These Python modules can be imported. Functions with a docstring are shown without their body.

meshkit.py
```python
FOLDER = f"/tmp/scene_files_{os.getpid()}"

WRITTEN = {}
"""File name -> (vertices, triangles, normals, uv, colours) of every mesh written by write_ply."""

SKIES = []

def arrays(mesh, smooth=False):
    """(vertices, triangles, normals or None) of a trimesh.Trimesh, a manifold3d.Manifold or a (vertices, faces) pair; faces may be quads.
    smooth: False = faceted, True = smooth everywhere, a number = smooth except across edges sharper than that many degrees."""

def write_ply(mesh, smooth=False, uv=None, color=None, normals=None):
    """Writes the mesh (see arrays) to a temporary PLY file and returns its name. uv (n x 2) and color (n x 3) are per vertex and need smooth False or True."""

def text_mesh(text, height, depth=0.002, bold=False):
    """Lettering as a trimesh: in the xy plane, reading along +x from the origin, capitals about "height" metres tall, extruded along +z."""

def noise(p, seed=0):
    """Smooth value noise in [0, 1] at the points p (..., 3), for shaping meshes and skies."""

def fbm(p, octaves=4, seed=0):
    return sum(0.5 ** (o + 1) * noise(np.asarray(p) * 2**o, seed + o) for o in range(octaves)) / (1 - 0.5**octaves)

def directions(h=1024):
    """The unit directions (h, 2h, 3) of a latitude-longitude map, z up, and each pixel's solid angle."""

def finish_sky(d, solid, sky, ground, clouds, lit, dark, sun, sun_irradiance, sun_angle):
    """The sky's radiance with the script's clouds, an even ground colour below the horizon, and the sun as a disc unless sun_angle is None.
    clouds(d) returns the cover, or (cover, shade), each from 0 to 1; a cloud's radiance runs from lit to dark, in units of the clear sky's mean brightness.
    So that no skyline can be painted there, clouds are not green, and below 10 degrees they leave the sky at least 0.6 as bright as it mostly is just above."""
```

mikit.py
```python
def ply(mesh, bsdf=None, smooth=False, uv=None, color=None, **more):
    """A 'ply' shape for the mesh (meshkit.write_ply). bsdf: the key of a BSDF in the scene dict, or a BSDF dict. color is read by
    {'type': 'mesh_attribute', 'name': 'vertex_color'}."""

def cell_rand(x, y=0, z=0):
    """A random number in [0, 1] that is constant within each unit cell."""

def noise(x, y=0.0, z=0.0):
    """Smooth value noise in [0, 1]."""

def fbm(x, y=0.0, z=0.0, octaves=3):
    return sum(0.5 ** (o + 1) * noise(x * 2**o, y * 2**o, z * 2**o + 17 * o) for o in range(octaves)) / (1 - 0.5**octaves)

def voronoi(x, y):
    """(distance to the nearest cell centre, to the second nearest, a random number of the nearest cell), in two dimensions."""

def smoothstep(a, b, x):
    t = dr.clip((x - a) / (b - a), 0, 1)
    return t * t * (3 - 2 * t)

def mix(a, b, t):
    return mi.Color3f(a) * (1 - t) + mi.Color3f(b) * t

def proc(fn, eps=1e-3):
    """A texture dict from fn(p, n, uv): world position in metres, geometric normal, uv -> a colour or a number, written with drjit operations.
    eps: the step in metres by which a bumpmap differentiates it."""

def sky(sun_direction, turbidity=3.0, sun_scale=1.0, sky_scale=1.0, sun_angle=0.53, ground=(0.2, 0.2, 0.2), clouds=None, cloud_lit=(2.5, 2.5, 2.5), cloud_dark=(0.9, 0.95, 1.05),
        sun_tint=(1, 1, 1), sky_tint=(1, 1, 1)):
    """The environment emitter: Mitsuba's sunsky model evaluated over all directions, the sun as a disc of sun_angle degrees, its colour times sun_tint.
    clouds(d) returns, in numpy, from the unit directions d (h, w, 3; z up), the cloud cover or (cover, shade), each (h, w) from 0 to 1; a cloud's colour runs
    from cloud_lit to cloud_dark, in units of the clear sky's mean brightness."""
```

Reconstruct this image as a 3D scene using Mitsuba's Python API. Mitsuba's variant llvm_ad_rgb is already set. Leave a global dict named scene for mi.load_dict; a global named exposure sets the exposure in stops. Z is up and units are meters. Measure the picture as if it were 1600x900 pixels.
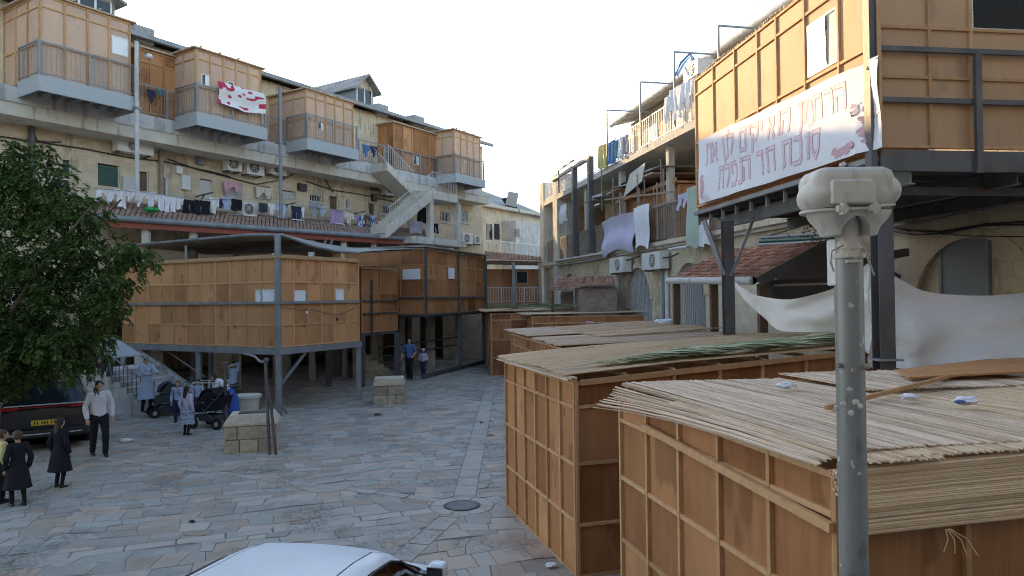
import math, random
import numpy as np, trimesh, shapely.geometry as sg, shapely.ops as so
import manifold3d as m3
import drjit as dr
import mitsuba as mi, mikit, meshkit
from mikit import fbm, noise, cell_rand, smoothstep, mix, proc
T = mi.ScalarTransform4f
scene, labels = {}, {}
rng = np.random.default_rng(7)

# ---------------------------------------------------------------- camera, sky, exposure
CAM_H, FOC, PITCH, ROLL = 3.5, 1100.0, math.atan(15 / 1100), 0.012
CAM = np.array([0, 0, CAM_H])
FWD = np.array([0, math.cos(PITCH), math.sin(PITCH)])
UP0 = np.array([0, -math.sin(PITCH), math.cos(PITCH)])
RT0 = np.array([1.0, 0, 0])
UP = UP0 * math.cos(ROLL) + RT0 * math.sin(ROLL)
RT = RT0 * math.cos(ROLL) - UP0 * math.sin(ROLL)
scene['camera'] = {'type': 'perspective', 'fov': 2 * math.degrees(math.atan(800 / FOC)), 'fov_axis': 'x', 'near_clip': 0.05, 'far_clip': 2000.0,
                   'to_world': T().look_at(origin=CAM.tolist(), target=(CAM + FWD).tolist(), up=UP.tolist())}
SUN = (-0.597, 0.738, 0.290)
scene['sky_light'] = mikit.sky(SUN, turbidity=2.3, sun_tint=(1.0, 0.96, 0.90), sun_scale=0.27, sky_tint=(1.15, .965, .875))
exposure = 4.25

# ---------------------------------------------------------------- places
def ray(u, v):
    return FWD + RT * (u - 800) / FOC + UP * (450 - v) / FOC
def P(u, v, d):                     # the point at distance d (along y) seen at u, v of the 1600x900 photograph
    r = ray(u, v); return CAM + r * (d / r[1])
def PZ(u, v, z=0.0):
    r = ray(u, v); return CAM + r * ((z - CAM_H) / r[2])
class Fr:                           # an upright frame: s along a, o outwards along b, z up
    def __init__(s, o, a, b=None):
        s.o = np.array(o[:2], float); s.a = np.array(a[:2], float); s.a /= np.linalg.norm(s.a)
        s.b = np.array([s.a[1], -s.a[0]]) if b is None else np.array(b[:2], float) / np.linalg.norm(b[:2])
    def pt(s, x, o, z):
        q = s.o + s.a * x + s.b * o; return np.array([q[0], q[1], z])
    def hit(s, u, v, off=0.0):      # (s, z) where the pixel's ray meets the plane at offset off
        r = ray(u, v); p0 = s.o + s.b * off
        t = (p0 @ s.b - CAM[:2] @ s.b) / (r[:2] @ s.b)
        q = CAM + r * t; return float((q[:2] - s.o) @ s.a), float(q[2])
    def box(s, s0, s1, o0, o1, z0, z1):
        return hexa([s.pt(x, o, z) for z in (z0, z1) for x, o in ((s0, o0), (s1, o0), (s1, o1), (s0, o1))])
QF = np.array([[0, 3, 2, 1], [4, 5, 6, 7], [0, 1, 5, 4], [1, 2, 6, 5], [2, 3, 7, 6], [3, 0, 4, 7]])
def hexa(c):
    c = np.array(c, float); f = np.vstack([QF[:, [0, 1, 2]], QF[:, [0, 2, 3]]])
    if np.dot(np.cross(c[1] - c[0], c[3] - c[0]), c[4] - c[0]) < 0: f = f[:, ::-1]
    return trimesh.Trimesh(c, f, process=False)
def bx(x0, x1, y0, y1, z0, z1):
    return hexa([(x, y, z) for z in (z0, z1) for x, y in ((x0, y0), (x1, y0), (x1, y1), (x0, y1))])
def bar(p, q, w, h=None, up=(0, 0, 1)):   # a square bar from p to q
    p, q = np.array(p, float), np.array(q, float); h = h or w; t = (q - p) / np.linalg.norm(q - p)
    up = np.array(up, float)
    if abs(t @ up) > .95: up = np.array([0, 1.0, 0])
    x = np.cross(t, up); x /= np.linalg.norm(x); y = np.cross(x, t); x, y = x * w / 2, y * h / 2
    return hexa([p - x - y, p + x - y, p + x + y, p - x + y, q - x - y, q + x - y, q + x + y, q - x + y])
def tube(pts, r, n=8, cap=True):
    p = np.array(pts, float); r = np.broadcast_to(np.array(r, float), (len(p),))
    t = np.gradient(p, axis=0); t /= np.linalg.norm(t, axis=1, keepdims=True) + 1e-12
    a = np.cross(t, np.where(np.abs(t[:, 2:]) < .9, [0, 0, 1.0], [1.0, 0, 0])); a /= np.linalg.norm(a, axis=1, keepdims=True) + 1e-12
    b = np.cross(t, a); g = np.arange(n) * 2 * np.pi / n
    v = p[:, None] + r[:, None, None] * (np.cos(g)[None, :, None] * a[:, None] + np.sin(g)[None, :, None] * b[:, None])
    i, j = np.meshgrid(np.arange(len(p) - 1), np.arange(n), indexing='ij')
    q = np.stack([i * n + j, i * n + (j + 1) % n, (i + 1) * n + (j + 1) % n, (i + 1) * n + j], -1).reshape(-1, 4)
    f = np.vstack([q[:, [0, 1, 2]], q[:, [0, 2, 3]]]); v = v.reshape(-1, 3)
    if cap:
        k = np.arange(1, n - 1); m = (len(p) - 1) * n
        f = np.vstack([f, np.stack([0 * k, k + 1, k], 1), np.stack([m + 0 * k, m + k, m + k + 1], 1)])
    return trimesh.Trimesh(v, f, process=False)
def cat(l): return trimesh.util.concatenate([x for x in l if x is not None])
def prism(poly, z0, z1): 
    m = trimesh.creation.extrude_polygon(poly, z1 - z0, engine='earcut'); m.apply_translation([0, 0, z0]); return m
def sag(p, q, drop, n=10):
    t = np.linspace(0, 1, n)[:, None]; a = np.array(p)[None] * (1 - t) + np.array(q)[None] * t
    a[:, 2] -= drop * 4 * (t * (1 - t))[:, 0]; return a
def hullpts(pts):
    return trimesh.convex.convex_hull(np.array(pts))
def rbox(x0, x1, y0, y1, z0, z1, r, n=8):  # rounded box
    pts = [np.array(m3.Manifold.sphere(r, n).to_mesh().vert_properties[:, :3]) + (x, y, z) for x in (x0 + r, x1 - r) for y in (y0 + r, y1 - r) for z in (z0 + r, z1 - r)]
    return hullpts(np.vstack(pts))
def ell(c, r, n=3):
    s = trimesh.creation.icosphere(n); s.vertices = s.vertices * np.array(r) + np.array(c); return s
def xf(m, fr=None, loc=None, rz=0, sc=1):   # a local mesh (x along, y out, z up) put into a frame, or turned and moved
    m = m.copy()
    if fr is not None:
        M = np.eye(4); M[:2, 0], M[:2, 1], M[:2, 3] = fr.a, fr.b, fr.o; m.apply_transform(M)
        if np.linalg.det(M[:3, :3]) < 0: m.faces = m.faces[:, ::-1]   # trimesh may flip already
        if m.is_watertight and m.volume < 0: m.faces = m.faces[:, ::-1]
        return m
    M = trimesh.transformations.rotation_matrix(rz, [0, 0, 1]); M[:3, :3] *= sc
    if loc is not None: M[:3, 3] = loc
    m.apply_transform(M); return m

# ---------------------------------------------------------------- names
_used = {}
def uniq(k):
    n = _used.get(k, -1) + 1; _used[k] = n
    return k if n == 0 else f'{k}_{n:03d}'
def thing(name, label, cat_, group=None):
    k = uniq(name); labels[k] = {'label': label, 'category': cat_}
    if group: labels[k]['group'] = group
    return k
def add(parent, name, mesh, mat, tone=None, smooth=False, label=None, stuff=False, uv=None):
    k = uniq(f'{parent}__{name}') if parent else uniq(name)
    n = len(mesh.vertices)
    if tone is not None: uv = np.tile(np.array(tone, float), (n, 1)); smooth = bool(smooth) and True
    scene[k] = mikit.ply(mesh, mat, smooth=smooth, uv=uv)
    if label or stuff: labels.setdefault(k, {})
    if label: labels[k]['label'] = label
    if stuff: labels[k]['kind'] = 'stuff'
    return k
def solo(name, mesh, mat, label, cat_, group=None, **kw):
    k = add(None, name, mesh, mat, **kw); labels[k] = {'label': label, 'category': cat_}
    if group: labels[k]['group'] = group
    return k
def struct(name, mesh, mat, **kw):
    k = add(None, name, mesh, mat, **kw); labels[k] = {'kind': 'structure'}; return k

# ---------------------------------------------------------------- materials
def pr(key, color, rough=.6, metal=0., two=False, spec=.4, **kw):
    d = {'type': 'principled', 'base_color': color if isinstance(color, dict) else {'type': 'rgb', 'value': list(color)}, 'roughness': rough, 'metallic': metal, 'specular': spec, **kw}
    scene[key] = {'type': 'twosided', 'b': d} if two else d
    return key
def C3(r, g, b): return mi.Color3f(r, g, b)
def f_ply(p, n, uv):
    g = fbm(p.x * 11, p.y * 11, p.z * 1.1, 4); h = fbm(p.x * 1.3 + uv.x * 50, p.y * 1.3, p.z * .9, 3); w = fbm(p.x * 70, p.y * 70, p.z * 4, 2)
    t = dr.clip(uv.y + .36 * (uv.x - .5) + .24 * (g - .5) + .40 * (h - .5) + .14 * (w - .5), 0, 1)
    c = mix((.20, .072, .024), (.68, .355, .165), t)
    st = smoothstep(.63, .72, fbm(p.x * 3 + uv.x * 31, p.y * 3, p.z * 1.2 + uv.x * 9, 4))     # water stains
    c = c * (1 - .30 * st)
    k = smoothstep(.93, .97, noise(p.x * 5 + uv.x * 17, p.y * 5, p.z * 3))
    return c * (1 - .5 * k)
pr('plywood', proc(f_ply), .62, two=True, spec=.3)
def f_plypale_veil(p, n, uv): return mix(f_ply(p, n, uv) * 1.15, C3(.54, .46, .40), .6)  # bleached gallery wood, with the veiling glare over it mixed into the colour
pr('plywood_pale_veil', proc(f_plypale_veil), .7, two=True, spec=.2)
pr('plywood_l', proc(lambda p, n, uv: mix(f_ply(p, n, uv), C3(.50, .38, .26), .45)), .6, two=True, spec=.3)
def f_timber(p, n, uv):
    g = fbm(p.x * 23 + uv.x * 40, p.y * 23, p.z * 9, 3)
    return mix((.32, .16, .07), (.68, .44, .24), dr.clip(uv.y + .5 * (g - .5) + .4 * (uv.x - .5), 0, 1))
pr('timber', proc(f_timber), .65, spec=.3)
def f_reed(p, n, uv):
    g = fbm(p.x * 9 + uv.x * 90, p.y * 9, p.z * 9, 3)
    t = dr.clip(uv.y + .8 * (uv.x - .5) + .5 * (g - .5), 0, 1)
    c = mix((.41, .28, .16), (.80, .615, .42), t); gr = smoothstep(.55, .8, fbm(p.x * 1.1, p.y * 1.1, uv.x * 3, 3))
    return mix(c, C3(.42, .38, .34), .6 * gr)
pr('reed', proc(f_reed), .6, spec=.3)
def f_reedgrey(p, n, uv):
    g = fbm(p.x * 8 + uv.x * 90, p.y * 8, p.z * 9, 3)
    return mix((.38, .275, .19), (.78, .625, .48), dr.clip(uv.y + .9 * (uv.x - .5) + .6 * (g - .5), 0, 1))
pr('reed_grey', proc(f_reedgrey), .7, spec=.2)
def f_flag(p, n, uv):
    a = fbm(p.x * 2.1 + uv.x * 20, p.y * 2.1, 0, 3); b = fbm(p.x * 26, p.y * 26, 3, 3)
    c = mix((.27, .245, .215), (.44, .40, .355), dr.clip(.5 + .7 * (uv.x - .5) + .9 * (a - .5) + .35 * (b - .5), 0, 1))
    c = mix(c, c * C3(1.12, .98, .88), smoothstep(.55, .95, uv.y))
    c = mix(c, c * C3(.93, 1., 1.03), smoothstep(.35, .05, uv.y))
    st = smoothstep(.60, .70, fbm(p.x * .9, p.y * .9, 9, 4)) * smoothstep(.4, .6, b)
    return c * (1 - .35 * st)
scene['flagstone'] = {'type': 'bumpmap', 'arbitrary': proc(lambda p, n, uv: .006 * fbm(p.x * 14, p.y * 14, uv.x * 9, 3), 2e-3), 'scale': 1.0,
                      'bsdf': {'type': 'principled', 'base_color': proc(f_flag), 'roughness': .48, 'specular': .45}}
def f_grout(p, n, uv):
    return mix((.15, .145, .135), (.26, .245, .225), fbm(p.x * 9, p.y * 9, 0, 3))
pr('grout', proc(f_grout), .9, spec=.1)
def f_lime(p, n, uv):                       # coursed limestone, weathered
    s = p.y * n.x - p.x * n.y; row = dr.floor(p.z / .29); o = cell_rand(row, 3) * .6
    bw = .52; cx = (s + o) / bw; r1 = cell_rand(dr.floor(cx), row, 5)
    fx = dr.abs(cx - dr.floor(cx) - .5); fz = dr.abs(p.z / .29 - row - .5)
    j = dr.maximum(smoothstep(.465, .49, fx), smoothstep(.45, .485, fz))
    g = fbm(p.x * 5, p.y * 5, p.z * 5, 4); big = fbm(p.x * .45, p.y * .45, p.z * .3, 4)
    c = mix((.50, .41, .285), (.70, .61, .46), dr.clip(.5 + .4 * (r1 - .5) + .8 * (g - .5), 0, 1))
    c = mix(c, C3(.42, .33, .23), .7 * smoothstep(.5, .68, big) * smoothstep(.35, .6, g))
    dk = smoothstep(.56, .68, fbm(s * 1.7, p.z * .33, 4, 4)) * smoothstep(.35, .6, fbm(p.x * 13, p.y * 13, p.z * 3, 2))
    return mix(c, c * .62, .34 * j) * (1 - .3 * dk)
pr('limestone', proc(f_lime), .85, spec=.2)
def f_plaster(p, n, uv):
    g = fbm(p.x * 2.2, p.y * 2.2, p.z * 2.2, 4); k = fbm(p.x * 9, p.y * 9, p.z * 1.2, 3)
    c = mix((.50, .42, .31), (.68, .60, .48), dr.clip(.5 + 1.1 * (g - .5), 0, 1))
    return c * (1 - .35 * smoothstep(.58, .72, k))
pr('plaster', proc(f_plaster), .85, spec=.2)
def f_conc(p, n, uv):
    g = fbm(p.x * 3, p.y * 3, p.z * 3, 4); k = fbm(p.x * 6, p.y * 6, p.z * .9, 3)
    return mix((.40, .40, .40), (.60, .60, .59), dr.clip(.5 + 1.2 * (g - .5), 0, 1)) * (1 - .3 * smoothstep(.56, .72, k))
pr('concrete', proc(f_conc), .8, spec=.2)
def f_conc_w(p, n, uv):
    g = fbm(p.x * 2, p.y * 2, p.z * 2, 4); k = fbm(p.x * 7, p.y * 7, p.z * .8, 3)
    return mix((.48, .45, .39), (.66, .62, .55), dr.clip(.5 + 1.2 * (g - .5), 0, 1)) * (1 - .3 * smoothstep(.58, .72, k))
pr('concrete_white', proc(f_conc_w), .8, spec=.2)
def f_block(p, n, uv):
    g = fbm(p.x * 9, p.y * 9, p.z * 9, 4)
    return mix((.28, .23, .16), (.55, .48, .37), dr.clip(uv.y + .6 * (uv.x - .5) + 1.2 * (g - .5), 0, 1))
scene['stone_block'] = {'type': 'bumpmap', 'arbitrary': proc(lambda p, n, uv: .02 * fbm(p.x * 22, p.y * 22, p.z * 22, 3), 2e-3), 'scale': 1.0,
                        'bsdf': {'type': 'principled', 'base_color': proc(f_block), 'roughness': .85, 'specular': .2}}
def f_tile(p, n, uv):
    g = fbm(p.x * 4, p.y * 4, p.z * 4, 3)
    return mix(mix((.20, .145, .12), (.36, .275, .23), g), mix((.20, .09, .06), (.42, .24, .17), dr.clip(.5 + .8 * (uv.x - .5) + 1.0 * (g - .5), 0, 1)), dr.clip(uv.y * 2, 0, 1))
pr('roof_tile', proc(f_tile), .8, two=True, spec=.2)
def f_galv(p, n, uv):
    g = fbm(p.x * 6, p.y * 6, p.z * 6, 3); s = smoothstep(.74, .78, fbm(p.x * 34 + 3, p.y * 34, p.z * 20, 3))
    d = smoothstep(.66, .74, fbm(p.x * 30, p.y * 30 + 9, p.z * 7, 3))
    c = mix((.21, .22, .222), (.29, .30, .302), g)
    return mix(mix(c, C3(.15, .13, .11), .5 * d), C3(.62, .62, .60), .8 * s)
pr('galvanised', proc(f_galv), .42, .25, spec=.5)
def f_steel(p, n, uv):
    g = fbm(p.x * 5, p.y * 5, p.z * 2, 3); r = smoothstep(.62, .72, fbm(p.x * 9, p.y * 9, p.z * 9, 3))
    return mix(mix((.06, .062, .068), (.14, .14, .15), g), C3(.16, .085, .05), .5 * r)
pr('steel_dark', proc(f_steel), .5, .2, two=True)
def f_steelg(p, n, uv):
    g = fbm(p.x * 4, p.y * 4, p.z * 2, 3)
    return mix((.17, .18, .195), (.31, .325, .34), g)
pr('steel_grey', proc(f_steelg), .5, .2, two=True)
def f_rust(p, n, uv):
    return mix((.18, .14, .115), (.38, .30, .24), fbm(p.x * 8, p.y * 8, p.z * 8, 3))
pr('iron_brown', proc(f_rust), .7, two=True)
def f_sheet(p, n, uv):
    g = fbm(p.x * 1.5, p.y * 1.5, p.z * 3, 4)
    return mix((.17, .155, .14), (.40, .37, .34), dr.clip(.5 + 1.6 * (g - .5), 0, 1))
pr('sheet_metal', proc(f_sheet), .6, .1, two=True)
def f_tarp(p, n, uv):
    g = fbm(p.x * 1.2, p.y * 1.2, p.z * 1.2, 4); k = smoothstep(.58, .7, fbm(p.x * 2.3, p.y * 2.3, p.z * 5, 4))
    return mix((.62, .60, .58), (.80, .79, .78), g)
pr('canvas', proc(f_tarp), .85, two=True, spec=.1)
def f_bark(p, n, uv): return mix((.06, .045, .03), (.16, .12, .085), fbm(p.x * 14, p.y * 14, p.z * 3, 3))
pr('bark', proc(f_bark), .9)
def f_leaf(p, n, uv):
    return mix((.035, .065, .022), (.15, .21, .065), dr.clip(uv.x + .5 * (fbm(p.x * 1.1, p.y * 1.1, p.z * 1.1, 2) - .5), 0, 1))
scene['leaf'] = {'type': 'principledthin', 'base_color': proc(f_leaf), 'roughness': .5, 'diff_trans': .5}
def f_palm(p, n, uv): return mix((.20, .23, .12), (.54, .55, .35), uv.x)
pr('palm', proc(f_palm), .5, two=True)
def f_cream(p, n, uv):
    g = fbm(p.x * 9, p.y * 9, p.z * 9, 4); k = smoothstep(.57, .7, fbm(p.x * 22, p.y * 22, p.z * 8, 3))
    return mix((.46, .44, .40), (.62, .60, .56), g) * (1 - .16 * k)
pr('lamp_casting', proc(f_cream), .5, spec=.4)
for k, c, r in [('white_metal', (.62, .63, .64), .45), ('white_plastic', (.66, .65, .62), .45), ('grey_plastic', (.33, .33, .33), .5), ('dark_plastic', (.03, .03, .033), .4), ('rubber', (.02, .02, .02), .8),
                ('paper', (.78, .80, .84), .7), ('green_paint', (.035, .10, .075), .5), ('red_paint', (.28, .07, .045), .6), ('grey_paint', (.20, .22, .235), .5), ('blue_grey_paint', (.37, .40, .42), .6), ('black_void', (.012, .012, .014), .9),
                ('pale_shutter', (.50, .50, .49), .6), ('brown_paint', (.12, .075, .05), .6), ('plate_yellow', (.75, .52, .06), .45), ('tail_red', (.35, .02, .02), .25), ('skin', (.52, .33, .24), .55), ('hair_dark', (.025, .018, .014), .6), ('hair_brown', (.09, .05, .03), .6), ('shoe', (.02, .02, .022), .5)]:
    pr(k, c, r)
CL = dict(white=(.72, .72, .76), cream=(.62, .58, .48), black=(.022, .022, .028), navy=(.035, .045, .10), blue=(.10, .17, .36), paleblue=(.38, .47, .60), lilac=(.40, .29, .46), pink=(.55, .33, .40), grey=(.30, .31, .34), teal=(.07, .22, .24), yellow=(.56, .50, .22), green=(.06, .34, .10), royal=(.055, .12, .42), charcoal=(.06, .065, .075), brown=(.14, .08, .06), greygreen=(.42, .50, .42), lavender=(.52, .50, .64))
for k, c in CL.items(): pr('cloth_' + k, c, .9, two=True, spec=.1)
def f_sq(p, n, uv):
    return mix((.68, .66, .68), (.46, .05, .10), smoothstep(.68, .71, noise(uv.x * 10 + 3, uv.y * 7, 2)))
pr('cloth_red_patches', proc(f_sq), .9, two=True, spec=.1)
def f_stripe(p, n, uv): return mix((.55, .58, .64), (.06, .12, .30), smoothstep(.55, .6, noise(uv.x * 14, uv.y * 5, 2)))
pr('cloth_blue_print', proc(f_stripe), .9, two=True, spec=.1)
pr('car_white', (.70, .73, .78), .28, clearcoat=1.0, clearcoat_gloss=.95)
pr('car_black', (.012, .013, .017), .22, clearcoat=1.0, clearcoat_gloss=.95)
pr('glass_dark', (.02, .025, .03), .06, spec=.6, two=True)
scene['glass_clear'] = {'type': 'thindielectric', 'int_ior': 1.5}
pr('glass_mirror', (.8, .82, .85), .09, .9, two=True)
pr('banner_cloth', (.74, .75, .80), .6, two=True, spec=.3)
pr('print_red', (.46, .17, .24), .6, two=True); pr('print_pink', (.68, .58, .64), .6, two=True); pr('print_rose', (.58, .36, .42), .6, two=True)
pr('cast_iron', (.07, .075, .08), .5, .4)
# ---------------------------------------------------------------- ground and paving
struct('ground', bx(-150, 150, -40, 260, -.3, 0), 'grout')
pav = 'pavement'; labels[pav] = {'kind': 'structure'}; _used[pav] = 0
BA = np.array([-.88, 3.0]) / np.hypot(.88, 3.0); BB = np.array([BA[1], -BA[0]])      # along the sukkah row, and to its right
DR = PZ(722, 791)[:2]
def band(p, q, w): return sg.LineString([p, q]).buffer(w / 2, cap_style='flat')
strip_far = PZ(766, 606)[:2]
bands = [(DR, strip_far, .40), (DR, PZ(592, 905)[:2], .34), (PZ(690, 796)[:2], PZ(20, 880)[:2], .26), (PZ(690, 783)[:2], PZ(330, 738)[:2], .20), (PZ(330, 738)[:2], PZ(160, 716)[:2], .22), (PZ(432, 657)[:2], PZ(560, 628)[:2], .24)]
ring = sg.Point(DR).buffer(.54, 32); grate_d = sg.Point(DR).buffer(.30, 32)
blocked = so.unary_union([band(*b) for b in bands] + [ring])
view = sg.Polygon([(-5.2, 5.6), (2.4, 5.6), (2.4, 12), (1.0, 22), (1.0, 40), (-5.5, 40), (-27, 31), (-14, 16.5)])
stones = []
def jit(i, j, seed):
    r = np.random.default_rng((i + 500) * 7919 + (j + 500) * 104729 + seed); return r.uniform(-1, 1, 2)
r_ = np.random.default_rng(3)
y = 4.0
row = 0
while y < 44:
    h = r_.uniform(.22, .42); x = -34 + r_.uniform(0, .5)
    while x < 8:
        w = r_.uniform(.28, .72)
        c = []
        for (cx, cy) in ((x, y), (x + w, y), (x + w, y + h), (x, y + h)):
            q = BA * cy + BB * cx
            k1, k2 = meshkit.noise(np.array([q[0] * .8, q[1] * .8, 1.])) - .5, meshkit.noise(np.array([q[0] * .8, q[1] * .8, 8.])) - .5
            k3, k4 = meshkit.noise(np.array([q[0] * 2.6, q[1] * 2.6, 4.])) - .5, meshkit.noise(np.array([q[0] * 2.6, q[1] * 2.6, 6.])) - .5
            c.append(q + np.array([k1, k2]) * .50 + np.array([k3, k4]) * .17)
        pg = sg.Polygon(c)
        if pg.is_valid and view.contains(pg.centroid):
            parts = [pg]
            if r_.random() < .25 and w > .5:       # broken across
                f1, f2 = r_.uniform(.3, .7, 2); m0 = c[0] * (1 - f1) + c[1] * f1; m1 = c[3] * (1 - f2) + c[2] * f2
                parts = [sg.Polygon([c[0], m0, m1, c[3]]), sg.Polygon([m0, c[1], c[2], m1])]
            for g in parts:
                g = g.difference(blocked).buffer(-.003 - .005 * r_.random(), join_style=2)
                g = max(g.geoms, key=lambda t: t.area) if g.geom_type == 'MultiPolygon' and len(g.geoms) else g
                if g.geom_type == 'Polygon' and g.area > .003: stones.append(sg.Polygon(g.exterior))
        x += w
    y += h; row += 1
nplain = len(stones)
for (p, q, w) in bands:                            # dressed slabs of the bands
    p, q = np.array(p), np.array(q); L = np.linalg.norm(q - p); n = max(2, int(L / .62)); t = (q - p) / L; s_ = np.array([-t[1], t[0]]) * w / 2
    for i in range(n):
        a, b = p + t * (L * i / n + .008), p + t * (L * (i + 1) / n - .008)
        g = sg.Polygon([a - s_, b - s_, b + s_, a + s_]).buffer(-.008, join_style=2).difference(ring.buffer(.01))
        if g.geom_type == 'Polygon' and g.area > .02: stones.append(g)
for i in range(10):                                # ring of stones round the drain
    a0, a1 = 2 * np.pi * i / 10 + .015, 2 * np.pi * (i + 1) / 10 - .015; A = np.linspace(a0, a1, 6)
    stones.append(sg.Polygon([DR + .53 * np.array([np.cos(a), np.sin(a)]) for a in A] + [DR + .315 * np.array([np.cos(a), np.sin(a)]) for a in A[::-1]]))
dressed = {g.wkb for g in stones[nplain:]}
def seen(g):
    c = g.centroid; d = c.y; u = 800 + FOC * c.x / d; v = 466 + FOC * CAM_H / d
    return -10 < u < 1000 and v < 915
def big(g): return g.area / g.centroid.y ** 3
stones = sorted(stones, key=lambda g: (not seen(g), -big(g)))
rest, rest_uv = [], []
for i, g in enumerate(stones):
    m = prism(g, -.02, .010 + r_.uniform(-.003, .005))
    top = m.vertices[:, 2] > 0; ang = r_.normal(0, .004, 2); c = g.centroid
    m.vertices[top, 2] += (m.vertices[top, 0] - c.x) * ang[0] + (m.vertices[top, 1] - c.y) * ang[1]
    tone = (r_.random(), r_.random()) if g.wkb not in dressed else (.75 + .25 * r_.random(), .5)
    if i < 300: add(pav, 'stone', m, 'flagstone', tone=tone)
    else: rest.append(m); rest_uv.append(np.tile(tone, (len(m.vertices), 1)))
add(pav, 'stones', cat(rest), 'flagstone', uv=np.vstack(rest_uv), stuff=True)
# drain grate
dg = thing('drain_grate', 'round cast iron drain grate set in a ring of stones in the paving', 'drain grate')
ringm = prism(grate_d.buffer(-.005).difference(sg.Point(DR).buffer(.262, 32)), .0, .022); add(dg, 'rim', ringm, 'cast_iron')
for k in range(-4, 5):
    hw = math.sqrt(max(.26 ** 2 - (k * .056) ** 2, 0)); q = DR + BB * 0
    add(dg, 'bar', bar((DR[0] - hw, DR[1] + k * .056, .008), (DR[0] + hw, DR[1] + k * .056, .008), .028, .03), 'steel_grey')

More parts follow.
